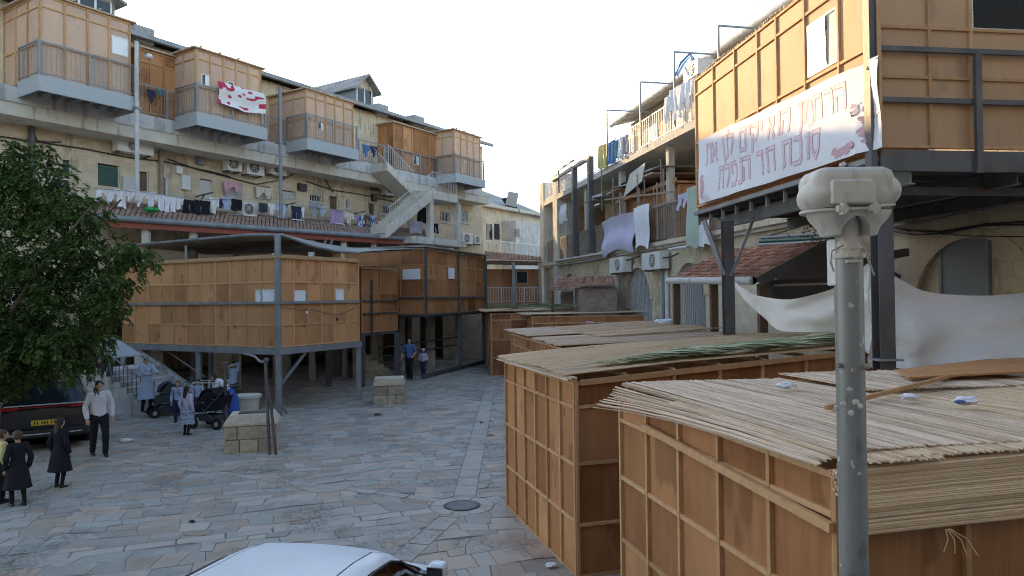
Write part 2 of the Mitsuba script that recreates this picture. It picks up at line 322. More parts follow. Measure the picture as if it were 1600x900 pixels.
# ---------------------------------------------------------------- wooden walls
def tilted_pane(fr, s0, s1, off, z0, z1):
    """a pane leaned to throw the sun glint at the viewer"""
    sw, tl = -.0123 * (s1 - s0), .0224 * (z1 - z0); lo, hi = off + .012, off + .012 + tl  # swing and lean set to aim the sun reflection at the camera
    return hexa([fr.pt(s, o + d + (sw if s == s1 else 0), z) for z, o in ((z0, lo), (z1, hi)) for s, d in ((s0, 0), (s1, 0), (s1, .006), (s0, .006))])
def panel_wall(parent, fr, S, Z, off=0.0, ply='plywood', tone=.5, ttone=.5, vary=1.0, win=(), stud=.040, zt=None, rail_mat='timber', skip=()):
    """Plywood panels between studs and rails. win: {(i, j): kind}"""
    win = dict(win); zt = zt or (lambda s, z: z)
    def bb(s0, s1, o0, o1, z0, z1):
        return hexa([fr.pt(s, o, zt(s, z)) for z in (z0, z1) for s, o in ((s0, o0), (s1, o0), (s1, o1), (s0, o1))])
    for i in range(len(S) - 1):
        for j in range(len(Z) - 1):
            if (i, j) in skip: continue
            k = win.get((i, j)); r = (rng.random(), tone + rng.normal(0, .055) * vary)
            s0, s1, z0, z1 = S[i] + .004, S[i + 1] - .004, Z[j] + .003, Z[j + 1] - .003
            if k is None:
                add(parent, 'panel', bb(s0, s1, off - .014 + rng.uniform(-.004, .004), off, z0, z1), ply, tone=r)
            else:
                f0, f1, g0, g1 = k[1] if len(k) > 1 else (.2, .8, .3, .8)
                a0, a1, b0, b1 = s0 + (s1 - s0) * f0, s0 + (s1 - s0) * f1, z0 + (z1 - z0) * g0, z0 + (z1 - z0) * g1
                pieces = [bb(s0, a0, off - .014, off, z0, z1), bb(a1, s1, off - .014, off, z0, z1), bb(a0, a1, off - .014, off, z0, b0), bb(a0, a1, off - .014, off, b1, z1)]
                pieces = [m for m, w in zip(pieces, (a0 - s0, s1 - a1, b0 - z0, z1 - b1)) if w > .01]
                if pieces: add(parent, 'panel', cat(pieces), ply, tone=r)
                w = f'{uniq(parent + "__window")}'
                fw = .03
                scene[w] = mikit.ply(cat([bb(a0, a0 + fw, off - .02, off + .018, b0, b1), bb(a1 - fw, a1, off - .02, off + .018, b0, b1), bb(a0 + fw, a1 - fw, off - .02, off + .016, b0, b0 + fw), bb(a0 + fw, a1 - fw, off - .02, off + .016, b1 - fw, b1)]), 'white_plastic')
                kind = k[0]; mid = (a0 + a1) / 2
                if kind == 'paper': add(w, 'pane', bb(a0 + fw, a1 - fw, off - .012, off - .004, b0 + fw, b1 - fw), 'paper')
                elif kind == 'dark': add(w, 'pane', bb(a0 + fw, a1 - fw, off - .012, off - .004, b0 + fw, b1 - fw), 'glass_dark')
                elif kind == 'half': add(w, 'pane', bb(a0 + fw, mid, off - .012, off - .004, b0 + fw, b1 - fw), 'glass_dark'); add(w, 'pane', bb(mid, a1 - fw, off - .008, off + .002, b0 + fw, b1 - fw), 'paper')
                elif kind == 'mirror': add(w, 'pane', bb(a0 + fw, a0 + .35 * (a1 - a0), off - .012, off - .004, b0 + fw, b1 - fw), 'pale_shutter'); add(w, 'pane', tilted_pane(fr, a0 + .35 * (a1 - a0), a1 - fw, off, b0 + fw, b1 - fw), 'glass_mirror')
    for s in S:
        add(parent, 'stud', bb(s - stud / 2, s + stud / 2, off + .001, off + stud * .9 + rng.uniform(0, .004), Z[0], Z[-1]), 'timber', tone=(rng.random(), ttone))
    for z in Z:
        zz = min(max(z, Z[0] + stud / 2 + .002), Z[-1] - stud / 2 - .002)
        add(parent, 'rail', bb(S[0] + stud / 2, S[-1] - stud / 2, off + .002, off + stud * .78, zz - stud / 2, zz + stud / 2), rail_mat, tone=(rng.random(), ttone + .05))

def reeds(o, along, across, L, W, r, n, zfun, seed, tone=.5, lj=.06, curve=.0, segs=4, sides=5):
    """Reeds laid side by side: o a corner (x, y), along each reed's direction, across the direction of the row, zfun(s, t) its height."""
    R = np.random.default_rng(seed); ms, uv = [], []
    along, across = np.array(along), np.array(across)
    for i in range(n):
        t = W * (i + .5) / n + R.normal(0, r * .35); a0, a1 = -R.random() * lj, L + R.normal(0, lj * .5)
        sk = R.normal(0, .012); ph = R.random() * 6; pts = []
        if R.random() < .06: sk += R.normal(0, .05); a1 = a0 + (a1 - a0) * R.uniform(.5, 1.0)
        for k in range(segs + 1):
            s = a0 + (a1 - a0) * k / segs
            q = np.array(o) + along * s + across * (t + sk * s + .006 * math.sin(ph + s * 1.7))
            pts.append((q[0], q[1], zfun(s, t) + .003 * math.sin(ph * 2 + s * 3) + (0 if i % 3 else .004)))
        m = tube(pts, r * R.uniform(.75, 1.2), sides); ms.append(m); uv.append(np.tile((R.random(), np.clip(tone + .12 * (meshkit.noise(np.array([t * 6., seed, 0.])) - .5), 0, 1)), (len(m.vertices), 1)))
    return cat(ms), np.vstack(uv)
def mat_thing(label, mesh_uv, mat='reed', cords=(), group=None):
    k = thing('reed_mat', label, 'reed mat', group); add(k, 'reeds', mesh_uv[0], mat, uv=mesh_uv[1], stuff=True)
    for c in cords: add(k, 'cord', c, 'cloth_cream')
    return k
def beam_set(parent, pts, w, mat='timber', name='beam'):
    for p, q in pts: add(parent, name, bar(p, q, w), mat, tone=(rng.random(), .4))

# ---- sukkah C (nearest, right)
cA = np.array([-.227, 1.0]) / np.hypot(.227, 1); cB = np.array([cA[1], -cA[0]])
C0 = np.array([1.93, 4.2])
ck = thing('wooden_sukkah', 'nearest plywood booth with a pale reed roof, behind the grey lamp post', 'wooden booth')
FCL = Fr(C0, cA, -cB); FCF = Fr(C0, cB, -cA)
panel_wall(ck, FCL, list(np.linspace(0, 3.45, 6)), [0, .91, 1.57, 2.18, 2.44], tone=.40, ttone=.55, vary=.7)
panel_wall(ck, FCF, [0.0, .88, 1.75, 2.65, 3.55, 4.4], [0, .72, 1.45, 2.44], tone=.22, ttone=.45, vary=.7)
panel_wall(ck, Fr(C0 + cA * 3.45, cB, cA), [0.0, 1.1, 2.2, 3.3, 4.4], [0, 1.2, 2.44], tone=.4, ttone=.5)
add(ck, 'loose_rail', bar(FCL.pt(-.02, .07, 2.12), FCL.pt(2.75, .07, 2.235), .035, .06), 'timber', tone=(.5, .66))
add(ck, 'corner_post', bar((*(C0 + np.array([-.005, -.005])), 0), (*(C0 + np.array([-.005, -.005])), 2.43), .07), 'timber', tone=(.4, .3))
for k in range(6):
    p = C0 + cA * (3.45 * k / 5); q = p + cB * 4.4
    add(ck, 'roof_beam', bar((*p, 2.465), (*q, 2.465), .045, .05), 'timber', tone=(rng.random(), .45))
def zc(s, t): return 2.508 + .012 * math.sin(t * 1.7 + 1) + .012 * math.sin(s * .9 + .5)
# older grey mat over the far left, drooping over the left edge; new mats over the rest
o = C0 + cA * -.12 + cB * .30
mat_thing('fresh yellow reed mat covering the roof of the nearest booth, cut ends towards the viewer', reeds(o, cA, cB, 2.55, 4.4, .0066, 400, lambda s, t: zc(s, t) + .012 * (s < 1.5), 1, .62, .05))
o = C0 + cA * .04 + cB * -.16
mat_thing('weathered grey reed mat drooping over the left edge of the nearest booth', reeds(o, cA, cB, 3.62, 2.2, .0066, 230, lambda s, t: zc(s, t) + .03 - max(0, .30 - t) ** 1.4 * (.25 + .55 * (s / 3.4) ** 2) * 1.6, 2, .5, .04), 'reed_grey')
o = C0 + cA * -.16 + cB * -.03
mat_thing('thin layer of pale reeds along the near left edge of the nearest booth roof', reeds(o, cA, cB, 2.45, .6, .0066, 62, lambda s, t: zc(s, t) + .004, 21, .6, .05))
o = C0 + cA * 2.3 + cB * 2.1
mat_thing('greyish reed mat on the far right of the nearest booth roof', reeds(o, cA, cB, 1.45, 2.4, .0066, 210, lambda s, t: zc(s, t) + .03, 3, .5, .08), 'reed_grey')
# reed bundle rolled over the front wall
ms, uv = [], []; R = np.random.default_rng(5)
for i in range(150):
    j = i // 5; z = 2.47 - .38 * (j / 29.0) + R.normal(0, .0015); of = .055 + .018 * (i % 5) - .012 * j / 29 + R.normal(0, .002)
    l0 = -.10 + .12 * (j / 29.) + R.normal(0, .012)
    pts = [FCF.pt(l0 + s, of + .008 * math.sin(s * 1.3), z + .035 * (s / 4) + .014 * math.sin(s * .9 + j * .03)) for s in np.linspace(0, 4.4, 7)]
    m = tube(pts, .0085 * R.uniform(.8, 1.2), 5); ms.append(m); uv.append(np.tile((R.random(), .68 + .08 * R.normal()), (len(m.vertices), 1)))
b = mat_thing('thick yellow reed bundle hanging over the front wall of the nearest booth', (cat(ms), np.vstack(uv)))
tl = []
for k in range(4):
    p = FCF.pt(.62 + .01 * k, .13, 2.09); tl.append(tube([p, p + (.01 + .03 * k, -.005, -.06), p + (-.02 + .06 * k, -.01, -.13 - .01 * k)], .003, 5))
add(b, 'twine', cat(tl), 'reed', tone=(.5, .8))
# planks and litter on its roof
def on_c(u, v, z=2.60): return PZ(u, v, z)
solo('wooden_batten', bar(on_c(1292, 637), on_c(1640, 548), .035, .035), 'timber', 'long brown batten lying diagonally across the nearest booth roof, passing behind the lamp post', 'batten', tone=(.5, .25))
p0, p1, p2, p3 = on_c(1400, 580), on_c(1700, 545), on_c(1700, 578), on_c(1420, 592)
solo('plywood_strip', hexa([p0 + (0, 0, 0), p1, p2, p3, p0 + (0, 0, .02), p1 + (0, 0, .02), p2 + (0, 0, .02), p3 + (0, 0, .02)]), 'plywood', 'flat tan plywood strip on the far edge of the nearest booth roof', 'plywood strip', tone=(.3, .62))
def crumple(c, r, seed, sx=1.6):
    m = trimesh.creation.icosphere(3, 1.0); v = m.vertices; n = meshkit.fbm(v * 2.2 + seed * 3.1, 3)[:, None]
    m.vertices = v * (.45 + 1.1 * n) * np.array([sx, 1.1, .55]) * r + np.array(c) + (0, 0, r * .25); return m
for (u, v, r, lab, mat) in [(1228, 604, .055, 'crumpled white plastic bag on the grey mat left of the lamp post', 'cloth_white'), (1421, 622, .045, 'small crumpled white bag beside the long batten, right of the lamp post', 'cloth_white'), (1510, 629, .06, 'white plastic bag with a blue patch lying on the yellow reeds', 'cloth_white')]:
    k = solo('plastic_bag', crumple(on_c(u, v, 2.59), r, u), mat, lab, 'plastic bag', smooth=True)
    if u == 1510: add(k, 'blue_patch', crumple(on_c(1500, 629, 2.605), .025, 9), 'cloth_blue', smooth=True)

# ---- sukkah B
B0 = np.array([.78, 8.8])
bk = thing('wooden_sukkah', 'second plywood booth from the viewer, with palm fronds along its front roof edge', 'wooden booth')
FBL = Fr(B0, BA, -BB); FBF = Fr(B0, BB, -BA)
zb = lambda s, z: z + (0 if z < 1.8 else .055 * s)
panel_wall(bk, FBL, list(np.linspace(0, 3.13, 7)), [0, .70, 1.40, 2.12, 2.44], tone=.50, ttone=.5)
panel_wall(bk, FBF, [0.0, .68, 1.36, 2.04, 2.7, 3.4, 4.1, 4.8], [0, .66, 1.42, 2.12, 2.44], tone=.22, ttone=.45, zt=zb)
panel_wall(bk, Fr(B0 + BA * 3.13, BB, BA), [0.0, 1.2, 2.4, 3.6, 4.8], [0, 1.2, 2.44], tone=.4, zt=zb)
for k in range(8):
    p = B0 + BB * (4.8 * k / 7); q = p + BA * 3.13; z = 2.46 + .055 * 4.8 * k / 7
    add(bk, 'roof_beam', bar((*p, z), (*q, z), .04, .045), 'timber', tone=(rng.random(), .45))
zbm = lambda s, t: 2.525 + .055 * s + .02 * math.sin(t * 2 + s)
mat_thing('wide flat tan reed mat covering the second booth roof', reeds(B0 + BA * .02 - BB * .08, BB, BA, 4.95, 3.2, .009, 210, zbm, 6, .58, .08, segs=6))
mat_thing('torn brown reed edge hanging at the left end of the second booth roof', reeds(B0 + BA * .0 - BB * .17, BA, BB, 3.1, .16, .009, 14, lambda s, t: 2.50 - .25 * max(0, .1 - t), 7, .35, .15), 'reed_grey')
add(bk, 'edge_board', bar(FBF.pt(.05, .05, 2.43), FBF.pt(4.7, .05, 2.70), .03, .07), 'timber', tone=(.3, .4))
def frond(p, d, L, seed, up=.1, lw=.014, nl=34, sp=.30, lift=0.):
    R = np.random.default_rng(seed); d = np.array(d, float) / np.linalg.norm(d); n = np.array([-d[1], d[0]])
    S = np.linspace(0, 1, 9); c = [(p[0] + d[0] * L * s, p[1] + d[1] * L * s, p[2] + up * math.sin(s * 3.0) + lift * s) for s in S]
    rach = tube(c, np.linspace(.013, .003, 9), 5); vs, fs, us = [], [], []
    for i in range(nl):
        for sd in (-1, 1):
            s = .12 + .86 * i / nl; base = np.array([np.interp(s, S, [q[k] for q in c]) for k in range(3)])
            l = sp * (1 - .5 * abs(s - .45)) * R.uniform(.8, 1.15); t = np.array([d[0] * .92 + n[0] * sd * R.uniform(.05, .34), d[1] * .92 + n[1] * sd * R.uniform(.05, .34), R.normal(.01, .05)])
            w = np.array([-t[1], t[0], .3]) * lw * .5; e = base + t * l - (0, 0, .03 * R.random()); m = base + t * l * .5
            k = len(vs); vs += [base - w * .4, base + w * .4, m + w, m - w, e]; fs += [[k, k + 1, k + 2], [k, k + 2, k + 3], [k + 3, k + 2, k + 4]]; us += [R.random()] * 5
    return rach, trimesh.Trimesh(np.array(vs), np.array(fs), process=False), np.stack([us, us], 1)
R = np.random.default_rng(8)
for k in range(16):
    s0 = .15 + .21 * k + R.uniform(-.1, .1); rev = k % 3 == 1
    z = 2.575 + .055 * s0 + .014 * k % .05 + .02
    q = FBF.pt(s0 + (1.9 if rev else 0), -.10 - .22 * R.random() - .05 * (k % 2), z); dd = (BB + BA * R.uniform(-.06, .08)) * (-1 if rev else 1)
    rach, lf, uv = frond(q, dd, R.uniform(1.5, 2.1), 80 + k, .07, .026, 44, .52, lift=.055 * 1.6 * (-1 if rev else 1))
    f = thing('palm_frond', 'green palm frond in the row lying along the front edge of the second booth roof', 'palm frond', 'palm fronds along the second booth roof')
    add(f, 'stem', rach, 'palm', tone=(.9, .5)); add(f, 'leaflets', lf, 'palm', uv=uv, stuff=True)

# ---- sukkahs D, E, F behind, on the right
def small_booth(pl, pr_, back, label, z0, z1, cols, fcols, tone, backlen):
    """left wall from pl (far) to pr_ (near), the front wall going right from pr_"""
    k = thing('wooden_sukkah', label, 'wooden booth'); a = np.array(pl) - np.array(pr_); L = np.linalg.norm(a); a /= L; b = np.array([a[1], -a[0]])
    fl, ff = Fr(pr_, a, -b), Fr(pr_, b, -a)
    panel_wall(k, fl, list(np.linspace(0, L, cols + 1)), [0, .8, 1.6, z1 - .3, z1], tone=tone)
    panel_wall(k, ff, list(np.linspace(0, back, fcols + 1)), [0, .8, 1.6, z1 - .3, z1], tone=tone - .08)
    panel_wall(k, Fr(pl, b, a), list(np.linspace(0, back, 4)), [0, 1.2, z1], tone=tone)
    return k, a, b, L
d1, d0 = PZ(800, 520, 2.46)[:2], PZ(892, 546, 2.46)[:2]
kD, aD, bD, LD = small_booth(d1, d0, 3.6, 'third plywood booth from the viewer, with pale grey reed mats on top', 0, 2.44, 9, 5, .40, 3)
mat_thing('sun-bleached grey reed mat on the near half of the third booth roof', reeds(np.array(d0) - bD * .1, bD, aD, 3.9, LD * .42, .012, 70, lambda s, t: 2.54 + .03 * s, 11, .62, .2), 'reed_grey')
mat_thing('sun-bleached grey reed mat on the far half of the third booth roof', reeds(np.array(d0) - bD * .1 + aD * LD * .45, bD, aD, 3.0, LD * .55, .012, 80, lambda s, t: 2.57 + .03 * s, 12, .66, .2), 'reed_grey')
mat_thing('tan reed mat on the right part of the third booth roof', reeds(np.array(d0) + bD * 1.2 + aD * LD * .2, bD, aD, 2.6, LD * .75, .012, 90, lambda s, t: 2.62 + .05 * s, 13, .5, .2))
solo('pink_bundle', crumple((*PZ(922, 508, 2.62)[:2], 2.63), .13, 4, 1.0), 'cloth_pink', 'small pale pink bundle on the third booth roof', 'bundle', smooth=True)
solo('white_bundle', crumple((*PZ(1040, 507, 2.72)[:2], 2.75), .15, 5, 1.8), 'cloth_white', 'small white bundle near the right end of the third booth roof', 'bundle', smooth=True)
e1, e0 = P(804, 500, 40)[:2], P(832, 500, 29)[:2]
kE, aE, bE, LE = small_booth(e1, e0, 6.0, 'fourth plywood booth from the viewer, heaped with greyish green palm fronds', 0, 2.72, 8, 6, .33, 4)
mat_thing('brown reed mat under the fronds of the fourth booth roof', reeds(np.array(e0) - bE * .2 - aE * .1, bE, aE, 6.6, LE * .9, .02, 120, lambda s, t: 2.80 + .012 * s, 14, .42, .3, sides=4))
ms, us = [], []; R = np.random.default_rng(15)
for k in range(70):
    q = np.array(e0) + bE * R.uniform(-.2, 4.6) + aE * R.uniform(.3, LE * .9); dd = bE * R.choice([-1, 1]) + aE * R.uniform(-.5, .5)
    rach, lf, uv = frond((*q, 2.86 + R.uniform(0, .22)), dd, R.uniform(1.4, 2.3), 200 + k, .1, .035, 18, .5); ms += [rach, lf]; us += [np.full((len(rach.vertices), 2), .6), uv]
k = add(None, 'palm_frond_heap', cat(ms), 'palm', uv=np.vstack(us)); labels[k] = {'label': 'heap of dry greyish green palm fronds covering the fourth booth roof', 'category': 'palm fronds', 'kind': 'stuff'}
f1, f0 = PZ(757, 484, 2.85)[:2], PZ(792, 488, 2.85)[:2]
f1 = P(758, 500, 38)[:2]; f0 = P(768, 500, 31.5)[:2]
kF, aF_, bF_, LF = small_booth(f1, f0, 2.6, 'farthest plywood booth of the right-hand row, reddish brown, next to the open lane', 0, 2.8, 5, 3, .30, 3)
mat_thing('brown reed mat on the farthest booth of the right-hand row', reeds(np.array(f0) - bF_ * .15, bF_, aF_, 4.2, LF, .03, 90, lambda s, t: 2.9 + .01 * s, 16, .4, .3, sides=4))
# ---------------------------------------------------------------- left building (long limestone block)
F = Fr((-16.9, 22), (.636, 1.0))
def FS(u, off, v=300): return F.hit(u, v, off)[0]
def FB(u0, v0, u1, v1, o0, o1):                 # a box over a pixel rectangle, between two offsets
    s0, za = F.hit(u0, (v0 + v1) / 2, o1); s1, zb = F.hit(u1, (v0 + v1) / 2, o1)
    um = (u0 + u1) / 2; z1, z0 = F.hit(um, v0, o1)[1], F.hit(um, v1, o1)[1]
    return F.box(s0, s1, o0, o1, z0, z1)
SE = FS(754, 0); S0 = -7.0
lb = thing('stone_building', 'long two-storey limestone block on the left, with booths built on its upper gallery', 'building')
wins = [('shutter', 152, 257, 188, 291, 'green_paint'), ('shutter', 97, 250, 112, 276, 'green_paint'), ('door', 212, 268, 233, 300, 'brown_paint'), ('door', 312, 280, 332, 310, 'pale_shutter'), ('shutter', 441, 298, 462, 312, 'pale_shutter'),
        ('window', 484, 303, 504, 316, 'glass_dark'), ('door', 515, 307, 529, 330, 'brown_paint'), ('window', 541, 311, 547, 326, 'glass_dark'), ('door', 576, 318, 587, 336, 'brown_paint'), ('window', 598, 319, 613, 335, 'glass_dark'),
        ('window', 688, 330, 704, 347, 'glass_dark'), ('window', 721, 329, 732, 348, 'glass_dark'), ('shutter', 402, 291, 424, 312, 'pale_shutter'), ('door', 350, 285, 378, 312, 'pale_shutter')]
holes = []
for (nm, u0, v0, u1, v1, m) in wins:
    s0, z1 = F.hit((u0), v0, 0); s1, z0 = F.hit(u1, v1, 0); z1 = F.hit((u0 + u1) / 2, v0, 0)[1]; z0 = F.hit((u0 + u1) / 2, v1, 0)[1]; holes.append((s0, s1, z0, z1))
for i in range(11):                                    # open ground-floor arcade
    s_ = S0 + .6 + (SE - S0 - 1.2) * i / 11; holes.append((s_ + .35, s_ + (SE - S0 - 1.2) / 11 - .35, -.1, 3.1))
def wall_with_holes(fr, s0, s1, z0, z1, o0, o1, hs):
    base = sg.box(s0, z0, s1, z1)
    for h in hs: base = base.difference(sg.box(h[0], h[2], h[1], h[3]))
    ms = []
    for g in getattr(base, 'geoms', [base]):
        m = trimesh.creation.extrude_polygon(g, o1 - o0, engine='earcut'); v = m.vertices; w = np.array([fr.pt(a, o0 + c, b) for a, b, c in v])
        m = trimesh.Trimesh(w, m.faces, process=False)
        if m.volume < 0: m.faces = m.faces[:, ::-1]
        ms.append(m)
    return cat(ms)
add(lb, 'wall', wall_with_holes(F, S0, SE, 3.3, 9.95, -.3, 0, holes), 'limestone'); add(lb, 'arcade_wall', wall_with_holes(F, S0, SE, 0, 3.298, -.3, 0, holes), 'limestone')
add(lb, 'end_wall', F.box(SE - .3, SE, -9, -.3, 0, 13.3), 'limestone'); add(lb, 'end_wall', F.box(S0, S0 + .3, -9, -.3, 0, 13.3), 'limestone'); add(lb, 'rear_wall', F.box(S0 + .3, SE - .3, -9, -8.7, 0, 13.3), 'limestone')
add(lb, 'arcade_ceiling', F.box(S0 + .3, SE - .3, -8.4, -.3, 3.3, 3.5), 'concrete'); add(lb, 'arcade_rear_wall', F.box(S0 + .3, SE - .3, -8.6, -8.4, 0, 3.5), 'limestone'); add(lb, 'ceiling', F.box(S0 + .3, SE - .3, -8.7, -.3, 9.0, 9.3), 'concrete'); add(lb, 'upper_wall', F.box(S0, SE, -.3, -.003, 9.95, 13.35), 'plaster')
for (nm, *_x), h in zip(wins, holes):
    m = _x[-1]
    if nm == 'window':
        w = add(lb, 'window', cat([F.box(h[0], h[0] + .06, -.14, -.06, h[2], h[3]), F.box(h[1] - .06, h[1], -.14, -.06, h[2], h[3]), F.box(h[0] + .06, h[1] - .06, -.14, -.07, h[2], h[2] + .06), F.box(h[0] + .06, h[1] - .06, -.14, -.07, h[3] - .06, h[3])]), 'white_metal')
        add(w, 'pane', F.box(h[0] + .06, h[1] - .06, -.12, -.10, h[2] + .06, h[3] - .06), 'glass_dark')
        n = max(2, int((h[1] - h[0]) / .14)); add(w, 'grille', cat([F.box(h[0] + (h[1] - h[0]) * (i + .5) / n - .01, h[0] + (h[1] - h[0]) * (i + .5) / n + .01, .01, .03, h[2], h[3]) for i in range(n)]), 'white_metal', stuff=True)
        add(lb, 'sill', F.box(h[0] - .08, h[1] + .08, .001, .07, h[2] - .08, h[2] - .004), 'concrete_white')
    else:
        w = add(lb, nm, F.box(h[0] + .05, h[1] - .05, -.15, -.09, h[2] + .03, h[3] - .04), m)
        add(w, 'frame', cat([F.box(h[0], h[0] + .05, -.16, -.05, h[2], h[3]), F.box(h[1] - .05, h[1], -.16, -.05, h[2], h[3])]), 'concrete_white')
        if nm == 'shutter':
            n = int((h[3] - h[2]) / .09); add(w, 'slats', cat([F.box(h[0] + .06, h[1] - .06, -.09, -.065, h[2] + .03 + (h[3] - h[2] - .08) * i / n, h[2] + .03 + (h[3] - h[2] - .08) * i / n + .045) for i in range(n)]), m, stuff=True)
# gallery slab, boxes, roof
add(lb, 'gallery_slab', F.box(S0, SE - 1.0, .001, 1.2, 9.38, 9.95), 'concrete_white')
add(lb, 'gallery_kerb', F.box(S0, SE - 2.0, 1.203, 1.26, 9.8, 10.3), 'concrete')
rf = F
ev, rz = 13.33, 15.0
def slope(o0, z0, o1, z1, th, s0, s1): return hexa([F.pt(s0, o0, z0), F.pt(s1, o0, z0), F.pt(s1, o1, z1), F.pt(s0, o1, z1), F.pt(s0, o0, z0 + th), F.pt(s1, o0, z0 + th), F.pt(s1, o1, z1 + th), F.pt(s0, o1, z1 + th)])
add(lb, 'roof', cat([slope(.55, ev, -4.5, rz, .16, S0 - .3, SE + .3), slope(-4.5, rz, -9.4, ev, .16, S0 - .3, SE + .3)]), 'sheet_metal'); add(lb, 'gutter', F.box(S0 - .3, SE + .3, .56, .70, ev - .02, ev + .14), 'steel_grey')
def railing(parent, fr, s0, s1, off, z0, h=1.1, gap=.13, mat='steel_grey', post=1.5, r=.007):
    n = max(2, int(abs(s1 - s0) / gap)); rk = add(parent, 'railing', cat([fr.box(s0, s1, off - .02, off + .02, z0 + h - .04, z0 + h), fr.box(s0, s1, off - .015, off + .015, z0 + .08, z0 + .11)]), mat)
    add(rk, 'balusters', cat([fr.box(s0 + (s1 - s0) * (i + .5) / n - r, s0 + (s1 - s0) * (i + .5) / n + r, off - r, off + r, z0 + .11, z0 + h - .04) for i in range(n)]), mat, stuff=True)
    m = max(1, int(round(abs(s1 - s0) / post)))
    for i in range(m + 1):
        s = s0 + (s1 - s0) * i / m; add(rk, 'post', fr.box(s - .026, s + .026, off - .024, off + .024, z0, z0 + h + .02), mat)
BO = 2.6
FE = lambda s: Fr(F.pt(s, 0, 0), F.b, -F.a)       # end face of a box at s, running outwards, facing the camera
boxes = [(62, 212, 13.0, 'front one, largest', 4, {(3, 1): ('paper', (.12, .95, .25, .8))}), (308, 415, 12.85, 'second', 5, {(0, 1): ('half', (.35, .95, .1, .5)), (2, 1): ('dark', (.35, .8, .1, .5))}), (480, 558, 12.6, 'third', 5, {(1, 0): ('half', (.2, .8, .62, .98))}), (711, 755, 12.9, 'last', 4, {})]
names = ['plywood booth on the gallery at the top left corner, partly outside the picture', 'plywood booth on the gallery with the red-patched cloth on its railing', 'plywood booth on the gallery below the dark roof dormer', 'orange plywood booth at the far end of the gallery above the white staircase']
fas = []
for bi, (u0, u1, zt, nm, cols, win) in enumerate(boxes):
    s0, s1 = FS(u0, BO, 150), FS(u1, BO, 200); fz0, fz1 = 9.955, 10.42
    k = add(lb, 'balcony', F.box(s0, s1, 1.27, BO, fz1 - .16, fz1), 'concrete'); add(k, 'fascia', cat([F.box(s0, s1, BO + .001, BO + .05, fz0, fz1 + .02), F.box(s0 - .05, s0 - .001, 1.27, BO + .05, fz0, fz1 + .02), F.box(s1 + .001, s1 + .05, 1.27, BO + .05, fz0, fz1 + .02)]), 'blue_grey_paint')
    add(k, 'ribs', cat([F.box(s0 + .1 + (s1 - s0 - .3) * i / 6, s0 + .2 + (s1 - s0 - .3) * i / 6, 1.28, BO - .01, fz1 - .30, fz1 - .165) for i in range(7)]), 'steel_grey')
    railing(k, F, s0, s1, BO - .02, fz1 + .02, 1.08, .14); railing(k, FE(s0), 1.3, BO - .06, .02, fz1 + .02, 1.08, .14)
    t = thing('wooden_sukkah', names[bi], 'wooden booth', None); io = BO - .22; z0 = fz1 + .03; H = zt - z0
    panel_wall(t, Fr(F.pt(0, io, 0), F.a, F.b), list(np.linspace(s0 + .12, s1 - .08, cols + 1)), [z0, z0 + H * .42, z0 + H * .86, zt], tone=.66, ttone=.5, ply='plywood_pale_veil', win=win, stud=.05, vary=1.2)
    panel_wall(t, FE(s0 + .12), [.0, .8, 1.6, io - .02], [z0, z0 + H * .42, z0 + H * .86, zt], tone=.62, ply='plywood_pale_veil', ttone=.5, stud=.05)
    panel_wall(t, Fr(F.pt(s1 - .08, 0, 0), F.b, F.a), [.0, 1.2, io - .02], [z0, z0 + H * .5, zt], tone=.62, ply='plywood_pale_veil', ttone=.5, stud=.05)
    add(t, 'roof_mat', hexa([F.pt(s, o, z) for z in (zt + .01, zt + .06) for s, o in ((s0 - .05, 0), (s1 + .1, 0), (s1 + .1, io + .12), (s0 - .05, io + .12))]), 'reed_grey', tone=(.4, .25))
    add(t, 'roof_pole', cat([F.box(s0 + .2 + i * .8, s0 + .25 + i * .8, .1, io + .2, zt + .062, zt + .10) for i in range(int((s1 - s0) / .8))]), 'reed_grey', tone=(.4, .3))
# second, recessed orange booth at the far end
s0, s1 = FS(620, 1.3, 230), FS(711, 1.3, 230)
t = thing('wooden_sukkah', 'long reddish plywood booth on the far gallery, left of the orange end booth', 'wooden booth')
panel_wall(t, Fr(F.pt(0, 1.1, 0), F.a, F.b), list(np.linspace(s0, s1, 8)), [10.1, 11.4, 12.75], tone=.40, ttone=.30, stud=.05, win={(2, 0): ('half', (.1, .9, .55, .95))})
panel_wall(t, FE(s0), [0, .55, 1.08], [10.1, 12.75], tone=.34, ttone=.30); add(t, 'roof_mat', F.box(s0 - .2, s1, 0, 1.25, 12.77, 12.83), 'reed_grey', tone=(.4, .3))
k = thing('wooden_sukkah', 'greyish plywood booth on the gallery between the first and second projecting booths', 'wooden booth')
s0, s1 = FS(214, 1.1, 150), FS(300, 1.1, 150)
panel_wall(k, Fr(F.pt(0, 1.0, 0), F.a, F.b), list(np.linspace(s0, s1, 5)), [10.0, 11.1, 12.3, 12.75], tone=.44, ttone=.3, stud=.05); add(k, 'roof_mat', F.box(s0, s1, 0, 1.15, 12.77, 12.83), 'reed_grey', tone=(.4, .3))
for (ua, ub) in ((214, 304), (416, 478), (560, 606)):
    railing(lb, F, FS(ua, 1.25, 200), FS(ub, 1.25, 200), 1.24, 10.3, 1.1, .14)
railing(lb, F, FS(600, 1.25, 230), FS(706, 1.25, 250), 1.24, 10.3, 1.1, .14)
dcol = thing('drain_pipe', 'pale grey pipe running down from the gallery between the first and second booths', 'pipe'); add(dcol, 'tube', tube([F.pt(FS(214, 2.75, 200), 2.75, z) for z in (6.9, 12.3)], .07, 10), 'concrete', smooth=True); add(dcol, 'clip', F.box(FS(214, 2.75, 200) - .1, FS(214, 2.75, 200) + .1, 2.6, 2.86, 10.0, 10.08), 'steel_grey')
